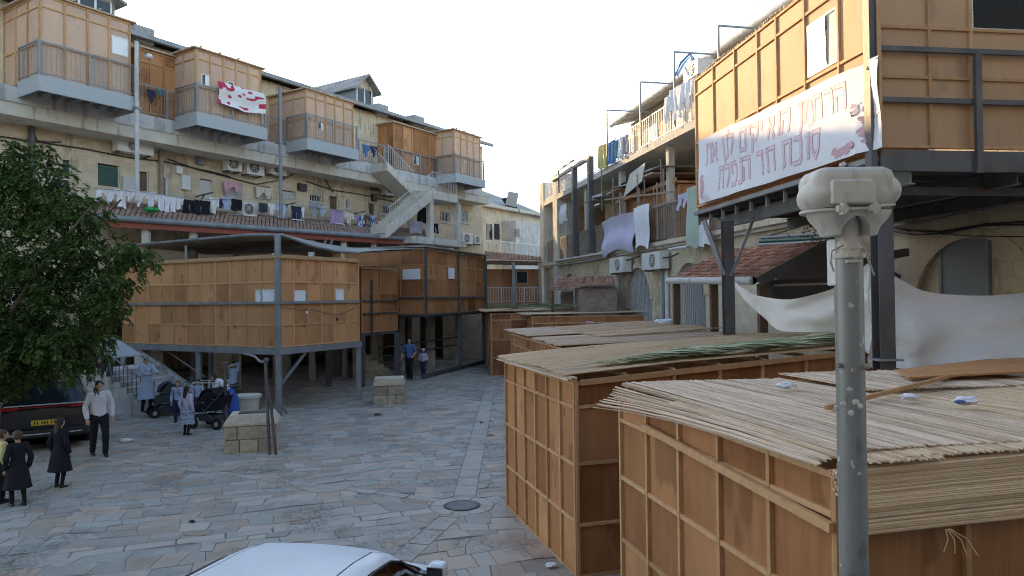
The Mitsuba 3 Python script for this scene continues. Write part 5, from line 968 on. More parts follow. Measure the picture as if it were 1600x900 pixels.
# ---------------------------------------------------------------- tiled sheds
def tile_roof(parent, a, b, c, d, nr, nc):     # eave a-b, ridge d-c
    ms, uv = [], []
    a, b, c, d = map(np.array, (a, b, c, d)); n_ = np.cross(b - a, d - a); n_ = n_ / np.linalg.norm(n_); n_ = n_ * np.sign(n_[2])
    for i in range(nc):
        for j in range(nr):
            def pp(x, y): return (a * (1 - x) + b * x) * (1 - y) + (d * (1 - x) + c * x) * y
            x0, x1, y0, y1 = i / nc, (i + .94) / nc, j / nr, min((j + 1.06) / nr, 1); xm = (x0 + x1) / 2
            tr = .0 + rng.uniform(-.006, .006); lo = [pp(x, y0) + n_ * h for x, h in ((x0, .05 + tr), (xm, .09 + tr), (x1, .05 + tr))]; hi = [pp(x, y1) + n_ * h for x, h in ((x0, .015), (xm, .055), (x1, .015))]
            lo2 = [q - n_ * .03 for q in lo]; v = np.array(lo + hi + lo2); f = [[0, 1, 4], [0, 4, 3], [1, 2, 5], [1, 5, 4], [6, 7, 1], [6, 1, 0], [7, 8, 2], [7, 2, 1]]; ms.append(trimesh.Trimesh(v, f, process=False)); uv.append(np.tile((rng.random(), .5), (9, 1)))
    return cat(ms), np.vstack(uv)
nk = thing('tiled_shed', 'open shed with a red tiled gable roof, behind the lamp head on the right', 'shed')
EA, EB = P(1184, 437, 14.2), P(1049, 437.5, 18.2); RA = P(1292, 379, 14.2); RB = RA + (EB - EA); RO = RA + (RA - EA) * np.array([1, 1, -1])
m, uv = tile_roof(nk, EB, EA, RA, RB, 9, 14); add(nk, 'tiles', m, 'roof_tile', uv=uv, stuff=True)
m, uv = tile_roof(nk, RO, RO + (EB - EA), RB, RA, 9, 14); add(nk, 'tiles', m, 'roof_tile', uv=uv, stuff=True)
for p_, q_, r_2, t_ in ((EA, EB, RB, RA), (RA, RB, RO + (EB - EA), RO)):
    add(nk, 'deck', hexa([p_ - (0, 0, .06), q_ - (0, 0, .06), r_2 - (0, 0, .06), t_ - (0, 0, .06), p_, q_, r_2, t_]), 'brown_paint')
add(nk, 'barge_board', bar(EA + (0, -.06, -.04), RA + (0, -.06, -.04), .05, .2), 'steel_dark'); add(nk, 'barge_board', bar(RA + (0, -.06, -.04), RO + (0, -.06, -.04), .05, .2), 'steel_dark')
add(nk, 'gutter', tube([EA + (-.1, 0, -.02), EB + (-.1, 0, -.02)], .085, 10), 'concrete', smooth=True)
for q in (EA + (.12, .1, 0), EB + (.1, -.1, 0), RO + (-.1, .1, 0), (EA + EB) / 2 + (.1, 0, 0)): add(nk, 'post', bar((q[0], q[1], 0), (q[0], q[1], q[2] - .08), .16), 'brown_paint')
add(nk, 'back_panel', bar((RA + RO)[:3] / 2 * [1, 1, 0] + (-.2, .5, 1.6), (RA + RO)[:3] / 2 * [1, 1, 0] + (1.1, .7, 1.6), .06, 3.0), 'steel_dark'); add(nk, 'counter', bar(P(1200, 470, 15), P(1300, 468, 15), .5, .9), 'steel_dark'); add(nk, 'counter_top', bar(P(1205, 446, 14.9), P(1300, 443, 14.9), .4, .05), 'pale_shutter')
ok_ = thing('tiled_kiosk', 'small kiosk with two red tiled roofs farther along the right building', 'kiosk')
KA, KB = P(860, 455, 31), P(905, 452, 29.5); KR = P(912, 433, 30.5); KL = P(874, 435, 32)
m, uv = tile_roof(ok_, KA, KB, KR + (0.3, 0, 0), KL, 5, 8); add(ok_, 'tiles', m, 'roof_tile', uv=uv, stuff=True)
K2 = P(958, 432, 30.5); KA2, KB2 = P(905, 449, 29), P(962, 446, 29)
m, uv = tile_roof(ok_, KA2, KB2, K2, KR, 5, 8); add(ok_, 'tiles', m, 'roof_tile', uv=uv, stuff=True)
add(ok_, 'wall', hexa([(KB[0], 29.4, 0), (K2[0], 29.4, 0), (K2[0], 31.5, 0), (KB[0], 31.5, 0), (KB[0], 29.4, KA2[2] - .1), (K2[0], 29.4, KB2[2] - .1), (K2[0], 31.5, KB2[2] + .2), (KB[0], 31.5, KA2[2] + .2)]), 'iron_brown')
add(ok_, 'rear_panel', hexa([(KA[0] + .5, 31.7, 0), (KB[0] - .05, 31.7, 0), (KB[0] - .05, 31.8, 0), (KA[0] + .5, 31.8, 0), (KA[0] + .5, 31.7, KA[2] - .1), (KB[0] - .05, 31.7, KB[2] - .1), (KB[0] - .05, 31.8, KB[2]), (KA[0] + .5, 31.8, KA[2])]), 'iron_brown')
for q in (KA, KB): add(ok_, 'post', bar((q[0] + .1, q[1] + .1, 0), (q[0] + .1, q[1] + .1, q[2]), .12), 'brown_paint')

# ---------------------------------------------------------------- cables and boxes on the near right wall
for i, (pts, r, lab) in enumerate([([(1365, 352), (1420, 345), (1480, 328), (1545, 312), (1640, 295)], .03, 'topmost thick cable sagging across the stone wall at the right edge'), ([(1365, 356), (1430, 350), (1500, 335), (1570, 322), (1640, 312)], .03, 'second thick cable across the stone wall at the right edge'), ([(1370, 350), (1420, 360), (1470, 362), (1530, 352), (1640, 350)], .02, 'dark cable with a deep sag on the right stone wall'), ([(1370, 358), (1430, 367), (1480, 364), (1540, 350), (1640, 344)], .018, 'lowest dark cable with a deep sag on the right stone wall'), ([(1380, 352), (1450, 364), (1520, 369), (1640, 370)], .01, 'thin straight cable low on the right stone wall'), ([(1200, 352), (1240, 345), (1300, 338)], .02, 'cable running up behind the lamp head on the left'), ([(1190, 372), (1230, 360), (1275, 345), (1310, 343)], .02, 'second cable running up behind the lamp head on the left')]):
    solo('wall_cable', tube([FK.pt(FK.hit(u, v, .1 + .03 * i)[0], .1 + .03 * i, FK.hit(u, v, .1 + .03 * i)[1]) for u, v in pts], r, 6), 'dark_plastic' if i not in (0, 1, 5) else 'grey_plastic', lab, 'cable', smooth=True)
a, b = P(1378, 402, 12.6), P(1416, 394, 12.8); solo('flood_lamp_box', bar(a, b, .12, .14), 'steel_dark', 'dark box fitting on the wall just right of the steel post', 'light fitting')
k = thing('pipe_bundle', 'greenish grey pipes along the ledge behind the lamp head', 'pipes'); 
for i in range(3): add(k, 'pipe', tube([FK.pt(FK.hit(u, v, .4)[0], .4 + .05 * i, FK.hit(u, v, .4)[1] - .1 * i) for u, v in ((1190, 372), (1250, 368), (1330, 362))], .05, 6), ['grey_paint', 'green_paint', 'steel_grey'][i], smooth=True)
# paving between sukkah fronts and the right building: a plain yard
struct('yard', hexa([(x, y, z) for z in (.001, .03) for x, y in ((5.5, 4), (11, 4), (3.5, 42), (1.5, 42))]), 'concrete')

# house of the viewpoint, unseen: added to block sky light, grey to cut bounce
vb = thing('near_house', 'unseen house added behind the viewer to shade the near end of the paving', 'house')
add(vb, 'wall', bx(-22, 16, -2.2, -1.6, 0, 11), 'grey_paint'); add(vb, 'roof', bx(-22.3, 16.3, -9, -1.2, 11.002, 11.3), 'concrete'); add(vb, 'terrace', bx(-6, 8, -1.59, .9, 1.6, 1.85), 'concrete_white')
# ---------------------------------------------------------------- far end of the lane
fb = thing('far_house', 'beige house with hip roof and solar water tank at the far end of the lane', 'house')
f0_, f1_ = P(752, 400, 52), P(850, 400, 60)
ffr = Fr(f0_, (f1_ - f0_)[:2], [(f1_ - f0_)[1], -(f1_ - f0_)[0]])
Lf = np.linalg.norm((f1_ - f0_)[:2]); ze = ffr.hit(790, 325, 0)[1]
add(fb, 'wall', ffr.box(-1.6, Lf + 3, -8, 0, 0, ze), 'plaster'); add(fb, 'roof', hexa([ffr.pt(-2, .5, ze), ffr.pt(Lf + 3.4, .5, ze - .5), ffr.pt(Lf + 3.4, -8.4, ze), ffr.pt(-2, -8.4, ze), ffr.pt(-.5, -3, ze + 2.2), ffr.pt(Lf, -3, ze + 1.4), ffr.pt(Lf, -5, ze + 1.4), ffr.pt(-.5, -5, ze + 2.2)]), 'sheet_metal')
add(fb, 'eave', ffr.box(-2, Lf + 3.4, .3, .6, ze - .25, ze - .02), 'concrete_white')
s0, zt = ffr.hit(786, 346, .05); s1, zb = ffr.hit(838, 392, .05); add(fb, 'side_block', ffr.box(s0, s1 + 2.5, .005, 1.2, 0, zt), 'concrete')
s, z = ffr.hit(808, 362, 1.2); w = add(fb, 'window', ffr.box(s - .3, s + .3, 1.203, 1.24, z - .4, z + .2), 'glass_dark'); 
for u in (764, 776): s, z = ffr.hit(u, 360, 0); w = add(fb, 'window', ffr.box(s - .35, s + .35, .003, .04, z - .7, z + .5), 'glass_dark'); add(w, 'frame', ffr.box(s - .45, s + .45, .003, .03, z - .82, z - .72), 'concrete_white')
c = P(800, 310, 55); k = thing('solar_tank', 'grey water tank with panel on the roof of the far house', 'water tank'); add(k, 'tank', bar(c + (-.4, 0, .0), c + (.4, 0, -.2), .7, 1.1), 'grey_plastic'); add(k, 'panel', bar(c + (-.5, .3, .1), c + (.3, .9, -1.0), 1.1, .06), 'glass_dark'); add(k, 'stand', bar(c - (0, 0, .5), (c[0], c[1], ze + .6), .5, .5), 'steel_grey')
railing(fb, ffr, ffr.hit(782, 400, 1.4)[0], ffr.hit(848, 400, 1.4)[0], 1.4, ffr.hit(810, 400, 1.4)[1], 1.0, .25, 'white_metal', 1.6, .02)
add(fb, 'balcony_slab', ffr.box(ffr.hit(782, 400, 1.4)[0], ffr.hit(850, 400, 1.4)[0] + 1, 1.205, 1.6, ffr.hit(810, 404, 1.4)[1], ffr.hit(810, 400, 1.4)[1]), 'concrete_white')
sh = thing('far_shelter', 'tile-roofed open shelter with plywood screens closing the far end of the lane', 'shelter')
h0, h1 = P(757, 406, 42), P(846, 408, 43); b0, b1 = P(757, 393, 45.5), P(846, 402, 45.5)
m, uv = tile_roof(sh, h0, h1, b1, b0, 5, 16); add(sh, 'tiles', m, 'roof_tile', uv=uv, stuff=True); add(sh, 'fascia', bar(h0 - (0, 0, .15), h1 - (0, 0, .15), .08, .25), 'brown_paint')
for t in (0, .5, .97): q = h0 + (h1 - h0) * t; add(sh, 'post', bar((q[0], q[1], 0), (q[0], q[1], q[2] - .1), .18), 'steel_grey')
hf = Fr(h0 + (0, 1.2, 0), (h1 - h0)[:2], [0, -1]); Ls = np.linalg.norm((h1 - h0)[:2]); zf = hf.hit(800, 474, 0)[1]; zt = hf.hit(800, 420, 0)[1]
panel_wall(sh, hf, [0.1, 1.0, 1.9, 2.8, Ls], [zf, zf + 1.0, zt], tone=.5, win={(2, 1): ('dark', (.1, .9, .2, .9))})
add(sh, 'wall', hf.box(-1, Ls + .6, -.3, -.05, 0, zf), 'limestone'); railing(sh, hf, -.4, Ls + .3, .6, zf, 1.0, .16, 'white_metal', 1.5, .018)
struct('end_terrace', bx(-4, 6, 40.5, 75, .02, zf - .01 if zf < 2.8 else 2.6), 'limestone')
# ---------------------------------------------------------------- lamp post in the foreground
LX, LY = P(1329, 600, 3.0)[:2]
lk = thing('lamp_post', 'paint-spotted grey metal lamp post in the foreground with a wide cream lamp head', 'lamp post')
zt_ = P(1329, 400, 3.0)[2]
add(lk, 'pole', tube([(LX, LY, 0), (LX, LY, zt_ - .005)], .0575, 28), 'galvanised', smooth=40)
add(lk, 'neck', tube([(LX - .002, LY, zt_ - .01), (LX - .004, LY, P(0, 340, 3.0)[2] - .02)], [.046, .044], 24), 'lamp_casting', smooth=40)
for z, r, h in ((zt_ + .0, .066, .02), (P(1329, 384, 3.)[2], .054, .03)):
    add(lk, 'collar', tube([(LX, LY, z - h / 2), (LX, LY, z + h / 2)], r, 24), 'lamp_casting', smooth=40)
for u, v in ((1298, 572), (1333, 579), (1351, 572)):
    q = P(u, v, 2.95); dirx = np.array([q[0] - LX, -.05, 0]); dirx = dirx / np.linalg.norm(dirx); b0 = np.array([LX, LY, q[2]]) + dirx * .05
    add(lk, 'bolt', tube([b0, b0 + dirx * .03], .011, 8), 'iron_brown')
hz0, hz1 = P(0, 352, 3.0)[2], P(0, 284, 3.0)[2]; hx = LX - .003
def ell_h(c, r): return m3.Manifold.sphere(1, 24).scale(r).translate(c)
def box_h(c, r, rad): return m3.Manifold.hull_points(np.vstack([np.array(m3.Manifold.sphere(rad, 12).to_mesh().vert_properties[:, :3]) + np.array(c) + np.array([x, y, z]) * (np.array(r) - rad) for x in (-1, 1) for y in (-1, 1) for z in (-1, 1)]))
hm = m3.Manifold.batch_boolean([box_h((hx - .005, LY, hz0 + .105), (.165, .125, .088), .05), ell_h((hx - .135, LY - .01, hz0 + .075), (.068, .118, .072)), ell_h((hx + .128, LY - .01, hz0 + .095), (.08, .120, .078)), ell_h((hx + .095, LY - .07, hz0 + .085), (.07, .062, .066))], m3.OpType.Add).to_mesh()
hm = trimesh.Trimesh(hm.vert_properties[:, :3], hm.tri_verts, process=False)
add(lk, 'lamp_head', hm, 'lamp_casting', smooth=35)
add(lk, 'door_panel', rbox(hx - .125, hx + .055, LY - .146, LY - .11, hz0 + .03, hz1 - .055, .012, 8), 'lamp_casting', smooth=40)
# seam rim and clips
rim = [(hx + .190 * math.cos(a) * (1 + .0 * math.sin(a)), LY - .0 + .128 * math.sin(a), hz0 + .012 + .028 * (1 if math.cos(a) > .3 else 0) * math.cos(a)) for a in np.linspace(0, 2 * np.pi, 33)]
add(lk, 'seam', tube(rim, .0075, 8), 'lamp_casting', smooth=True)
for dx in (-.085, .045): add(lk, 'clip', cat([bx(hx + dx - .02, hx + dx + .02, LY - .155, LY - .125, hz0 - .002, hz0 + .024), bx(hx + dx - .009, hx + dx + .009, LY - .162, LY - .13, hz0 - .014, hz0 + .034)]), 'lamp_casting')
# skirt below the seam, arched where the neck enters
def oval(rx, ry, z, n=40): return [(hx + .004 + rx * math.copysign(abs(math.cos(a)) ** .7, math.cos(a)), LY + ry * math.copysign(abs(math.sin(a)) ** .7, math.sin(a)), z) for a in np.linspace(0, 2 * math.pi, n, endpoint=False)]
rings = [oval(.168, .112, hz0 + .012), oval(.155, .104, hz0 - .02), oval(.122, .088, hz0 - .055), oval(.108, .08, hz0 - .09)]
sk_ = m3.Manifold.batch_boolean([m3.Manifold.hull_points(np.array(rings[i] + rings[i + 1])) for i in range(3)], m3.OpType.Add) - m3.Manifold.cylinder(.3, .056, .056, 32).translate((hx, LY, hz0 - .13)) - m3.Manifold.sphere(1, 32).scale((.062, .2, .085)).translate((hx, LY - .05, hz0 - .095))
sk_ = sk_.to_mesh(); add(lk, 'skirt', trimesh.Trimesh(sk_.vert_properties[:, :3], sk_.tri_verts, process=False), 'lamp_casting', smooth=35)
w = []
for pts in ([(1318, 383), (1300, 392), (1298, 410), (1303, 425)], [(1340, 372), (1352, 390), (1356, 405), (1366, 430)]):
    w.append(tube([P(u, v, 2.93) for u, v in pts], .004, 6))
add(lk, 'cable', cat(w), 'grey_plastic')
add(lk, 'box', rbox(*sorted((P(1292, 0, 3.02)[0], P(1310, 0, 3.02)[0])), LY - .01, LY + .07, P(0, 462, 3.)[2], P(0, 390, 3.)[2], .006), 'white_metal')
for v in (399, 408): 
    q = P(1326, v, 2.94); add(lk, 'bracket', bx(LX - .035, LX + .03, LY - .066, LY - .045, q[2] - .006, q[2] + .006), 'lamp_casting')
for (u, v, sx) in [(1322, 632, .02), (1336, 628, .015), (1316, 640, .012), (1330, 645, .016), (1343, 634, .012)]:
    q = P(u, v, 2.95); e = ell((q[0], LY - math.sqrt(max(.0575 ** 2 - (q[0] - LX) ** 2, 0)) , q[2]), (sx, .004, .012), 2); add(lk, 'dried_plaster', e, 'white_plastic', smooth=True)

# ---------------------------------------------------------------- cars
def car(key, label, paint, rot, loc, prof, W, roof_w, wheels, plate=None, rear=False):
    """prof: stations along the car from front (x>0) to rear: (x, z top centre, z belt, half width belt, half width roof edge)"""
    k = thing(key, label, 'car'); M = lambda m: xf(m, None, loc, rot)
    sec, cats = [], []
    for (x, zr, zb, wb, wr) in prof:
        cab = zr - zb; pts = [(0, zr)]
        for f in (.3, .6, .85): pts.append((wr * f, zr - .03 * f * f))
        pts += [(wr * .965, zr - .031), (wr * .975, zr - .04 if cab > .2 else zr - .033), (wr * .985, zr - .033)]
        pts += [(wr * 1.10, zr - .045), (wr * 1.19, zr - .072 if cab > .2 else zr - .05)]
        y1 = wr * 1.26 if cab > .2 else wb * .96
        pts += [(y1, zr - .095 if cab > .2 else zr - .06), (wb * .985, zb + .012 if cab > .2 else zr - .08), (wb, zb - .06 if cab > .2 else zr - .12), (wb * 1.02, zb - .25), (wb * 1.0, .38), (wb * .95, .20)]
        sec.append([(x, -y, z) for y, z in pts])
    sec = np.array(sec); n, mpt = sec.shape[:2]
    groups = {'body': [], 'side_window': [], 'windscreen': [], 'gutter': []}
    V = np.vstack([sec.reshape(-1, 3), (sec * [1, -1, 1]).reshape(-1, 3)]); off = n * mpt
    for i in range(n - 1):
        for j in range(mpt - 1):
            c1 = prof[i][1] - prof[i][2]; c2 = prof[i + 1][1] - prof[i + 1][2]
            g = 'body'
            if j in (4, 5): g = 'gutter' if min(c1, c2) > .3 else 'body'
            if j == 9 and min(c1, c2) > .12: g = 'side_window'
            if j <= 6 and abs(c1 - c2) > .16: g = 'windscreen'
            q = [i * mpt + j, (i + 1) * mpt + j, (i + 1) * mpt + j + 1, i * mpt + j + 1]
            groups[g] += [q, [x + off for x in q[::-1]]]
    mats = {'body': paint, 'side_window': 'glass_clear', 'windscreen': 'glass_dark', 'gutter': 'dark_plastic'}
    for g, qs in groups.items():
        qs = np.array(qs)
        if len(qs) == 0: continue
        if g == 'side_window':
            for sd, name in ((0, 'side_window'), (1, 'side_window')):
                q2 = qs[sd::2]; m = trimesh.Trimesh(V.copy(), np.vstack([q2[:, [0, 1, 2]], q2[:, [0, 2, 3]]]), process=False); m.remove_unreferenced_vertices(); add(k, name, M(m), 'glass_clear' if not rear else 'glass_dark', smooth=30)
            continue
        if g == 'windscreen':
            fr_ = V[qs].mean(1)[:, 0] > 0
            for sel, nm in ((fr_, 'windscreen'), (~fr_, 'rear_window')):
                q2 = qs[sel]
                if len(q2): m = trimesh.Trimesh(V.copy(), np.vstack([q2[:, [0, 1, 2]], q2[:, [0, 2, 3]]]), process=True); add(k, nm, M(m), mats[g], smooth=35)
            continue
        m = trimesh.Trimesh(V.copy(), np.vstack([qs[:, [0, 1, 2]], qs[:, [0, 2, 3]]]), process=True); add(k, g, M(m), mats[g], smooth=35)
    for e in (0, n - 1):                                  # close the ends
        ring_ = np.vstack([sec[e], (sec[e] * [1, -1, 1])[::-1]]); m = trimesh.Trimesh(np.vstack([ring_, ring_.mean(0)]), [[i, (i + 1) % len(ring_), len(ring_)] for i in range(len(ring_))], process=False); add(k, 'end_panel', M(m), paint)
    for wx in wheels:
        for s in (-1, 1):
            y = s * (W / 2 - .10); t = tube([(wx, y - .1, .32), (wx, y + .1, .32)], .32, 24); wk = add(k, 'wheel', M(t), 'rubber', smooth=40)
            add(wk, 'rim', M(tube([(wx, y - .105, .32), (wx, y + .105, .32)], .2, 16)), 'grey_paint')
    return k, M, sec
hd = math.atan2(1, .24)
prof = [(1.80, .60, .54, .42, .34), (1.62, .68, .62, .56, .46), (1.15, .80, .76, .68, .57), (.82, .92, .88, .75, .64), (.55, 1.12, .93, .75, .55), (.22, 1.33, .95, .76, .525), (.0, 1.41, .96, .77, .525), (-.35, 1.45, .965, .78, .53), (-.9, 1.465, .97, .79, .54), (-1.4, 1.44, .98, .82, .58), (-1.75, 1.38, 1.0, .80, .55), (-2.05, 1.12, .98, .78, .54), (-2.15, .9, .86, .76, .6), (-2.2, .55, .5, .72, .58)]
wl = np.array([*PZ(452, 843, 1.45)[:2], 0])
loc = np.array([-1.70, 6.06, .0])
wk, M, sec = car('white_car', 'white hatchback at the bottom edge, seen from above, door mirror on its right', 'car_white', hd, loc, prof, 1.62, .57, (1.25, -1.35))
# interior seen through the side glass, pillars, mirror
add(wk, 'seat', M(cat([rbox(-.75, -.15, s * .38 - .24, s * .38 + .24, .35, .55, .06) for s in (-1, 1)] + [rbox(-.95, -.72, s * .38 - .23, s * .38 + .23, .5, 1.12, .07) for s in (-1, 1)])), 'cloth_grey', smooth=40)
add(wk, 'dashboard', M(rbox(.3, .8, -.68, .68, .55, .92, .06)), 'dark_plastic', smooth=40)
add(wk, 'cabin_floor', M(bx(-1.9, .8, -.7, .7, .22, .3)), 'grey_plastic')
pl = []
for x0, z0, x1, z1 in ((-.62, 1.36, -.56, .955), (-1.45, 1.33, -1.6, .98)):
    for s in (-1, 1): add(wk, 'pillar', M(bar((x0, s * (.665 if z0 > 1.2 else .74), z0), (x1, s * (.665 if z1 > 1.2 else .74), z1), .07, .03)), 'dark_plastic')
for s in (-1, 1): add(wk, 'window_trim', M(tube([(.74, s * .755, .945), (.5, s * .735, 1.02), (.22, s * .68, 1.23), (.0, s * .68, 1.312), (-.35, s * .692, 1.352), (-.9, s * .71, 1.367), (-1.4, s * .716, 1.342), (-1.7, s * .68, 1.28)], .011, 6)), 'dark_plastic', smooth=True)
for s in (-1, 1):
    mk = add(wk, 'door_mirror', M(rbox(.50, .66, min(s * .80, s * .97), max(s * .80, s * .97), .955, 1.11, .045, 12)), 'car_white', smooth=50)
    add(mk, 'glass', M(bx(.488, .502, min(s * .812, s * .958), max(s * .812, s * .958), .975, 1.09)), 'glass_dark')
    add(mk, 'arm', M(bx(.54, .62, min(s * .72, s * .82), max(s * .72, s * .82), .97, 1.01)), 'dark_plastic')

q = PZ(70, 705)
prof2 = [(2.0, .75, .7, .7, .6), (1.8, .92, .87, .88, .7), (1.0, 1.02, .98, .92, .75), (.75, 1.08, 1.02, .92, .74), (.1, 1.58, 1.04, .92, .55), (-.4, 1.68, 1.05, .92, .55), (-1.4, 1.68, 1.06, .92, .55), (-2.0, 1.60, 1.06, .91, .54), (-2.38, 1.12, 1.02, .89, .68), (-2.46, .95, .9, .88, .7), (-2.48, .5, .46, .86, .7)]
hk = math.radians(121)
loc2 = np.array([q[0] - 2.5 * math.cos(math.pi + hk) * -1 * -1, q[1], 0]); loc2 = np.array([q[0] + 2.5 * math.cos(hk), q[1] + 2.5 * math.sin(hk), 0])
dk, M2, _ = car('black_car', 'black car under the leafy tree, its rear with yellow number plate facing the paving', 'car_black', hk, loc2, prof2, 1.84, .64, (1.45, -1.5), rear=True)
for s in (-1, 1): add(dk, 'tail_light', M2(rbox(-2.49, -2.40, min(s * .52, s * .87), max(s * .52, s * .87), .99, 1.08, .03)), 'tail_red', smooth=40)
add(dk, 'tail_strip', M2(bx(-2.475, -2.43, -.52, .52, 1.035, 1.06)), 'tail_red'); add(dk, 'chrome_strip', M2(bx(-2.47, -2.42, -.8, .8, 1.085, 1.105)), 'white_metal')
add(dk, 'bumper', M2(rbox(-2.58, -2.42, -.88, .88, .32, .56, .06)), 'car_black', smooth=40)
add(dk, 'bumper_strip', M2(bx(-2.592, -2.57, -.75, .75, .42, .44)), 'white_metal')
pk = add(dk, 'number_plate', M2(bx(-2.515, -2.49, -.27, .27, .62, .74)), 'plate_yellow')
add(pk, 'digits', M2(cat([bx(-2.519, -2.514, y - .012, y + .012, .645, .715) for y in (-.2, -.14, -.05, .0, .05, .14, .2)])), 'dark_plastic')

# ---------------------------------------------------------------- stone planters, bins, posts
def planter(label, c, w, d, h, rot, top_in=.12):
    k = thing('stone_plinth', label, 'stone block plinth'); R = np.random.default_rng(int(c[1] * 10))
    Ms = lambda m: xf(m, None, (c[0], c[1], 0), rot)
    zc_ = [0, h * .36, h * .72]
    add(k, 'core', Ms(bx(-w / 2 + .05, w / 2 - .05, -d / 2 + .05, d / 2 - .05, 0, h * .8)), 'grout')
    for r in range(2):
        for side, (L, D) in enumerate(((w, d), (d, w), (w, d), (d, w))):
            cuts = [-L / 2] + sorted(R.uniform(-L / 2 + .2, L / 2 - .2, 2).tolist()) + [L / 2]
            if cuts[2] - cuts[1] < .15: cuts.pop(2)
            for a, b in zip(cuts[:-1], cuts[1:]):
                if side % 2: a, b = max(a, -L / 2 + .1), min(b, L / 2 - .1)
                m = rbox(a + .008, b - .008, -D / 2, -D / 2 + .09, zc_[r] + .006, zc_[r + 1] - .006, .018, 6)
                m.vertices[:, 1] += R.uniform(-.008, .008)
                add(k, 'block', Ms(xf(m, None, (0, 0, 0), side * math.pi / 2)), 'stone_block', tone=(R.random(), .5))
    a, b = w / 2 + .02, d / 2 + .02; ti = top_in; v = [(-a, -b), (a, -b), (a, b), (-a, b)]; v2 = [(-a + ti, -b + ti), (a - ti, -b + ti), (a - ti, b - ti), (-a + ti, b - ti)]
    add(k, 'cap', Ms(cat([hexa([(x, y, h * .73) for x, y in v] + [(x, y, h * .78) for x, y in v]), hexa([(x, y, h * .781) for x, y in v] + [(x, y, h) for x, y in v2])])), 'stone_block', tone=(.6, .75))
    return k, Ms
pc = PZ(384, 708); pk_, Mp = planter('squared stone plinth with a sloping cap beside the bent iron post', (pc[0], pc[1] + .45), 1.15, .9, .86, .25)
add(pk_, 'top_plate', Mp(bx(-.3, .3, -.2, .2, .862, .875)), 'steel_dark')
pc = PZ(605, 632); planter('weathered square stone block standing alone in the middle of the lane', (pc[0], pc[1] + .45), 1.02, .9, .85, .15, .05)
pc = PZ(381, 656); k = thing('stone_bin', 'round pale stone bin behind the woman in the blue skirt', 'bin')
add(k, 'drum', tube([(pc[0], pc[1] + .3, 0), (pc[0], pc[1] + .3, .55), (pc[0], pc[1] + .3, .62)], [.30, .34, .38], 20), 'concrete_white', smooth=40)
add(k, 'rim', tube([(pc[0], pc[1] + .3, .62), (pc[0], pc[1] + .3, .70)], .40, 20), 'concrete_white', smooth=40)
dz = PZ(420, 711); d_ = dz[1]
k = thing('bent_iron_post', 'tall dark iron post with two legs and a curved top arm beside the plinth', 'iron post')
add(k, 'leg', tube([P(421, 711, d_), P(415, 566, d_)], .04, 8), 'steel_dark'); add(k, 'leg', tube([P(431, 711, d_), P(424, 640, d_), P(418, 598, d_)], .035, 8), 'steel_dark')
add(k, 'arm', tube([P(415, 566, d_), P(406, 565, d_), P(398, 557, d_), P(388, 554, d_), P(380, 553, d_)], [.03, .03, .028, .025, .02], 8), 'steel_grey', smooth=True)
add(k, 'knob', ell(P(416, 563, d_), (.06, .06, .06), 2), 'steel_dark', smooth=True)
dz = PZ(353, 668); d_ = dz[1]
k = thing('thin_iron_post', 'thin straight dark iron post with a small flat top beside the black pushchair', 'iron post')
add(k, 'post', tube([P(353, 668, d_), P(352, 606, d_), P(350, 568, d_)], [.065, .05, .02], 8), 'steel_dark'); add(k, 'top', tube([P(345, 566, d_), P(357, 566, d_)], .015, 6), 'steel_grey')

for (u, v, r, mt, lab) in [(862, 884, .05, 'cloth_white', 'crushed white paper cup beside the foot of the second booth'), (198, 689, .09, 'cloth_white', 'scrap of white litter at the foot of the entrance steps'), (752, 660, .03, 'cloth_brown', 'tiny brown scrap of litter near the pale paving strip'), (300, 815, .03, 'cloth_charcoal', 'tiny dark scrap of litter on the near paving'), (590, 648, .06, 'cloth_brown', 'rubble scrap at the foot of the lone stone block')]:
    q = PZ(u, v, .03); solo('litter', crumple(q, r, u), mt, lab, 'litter', smooth=True)
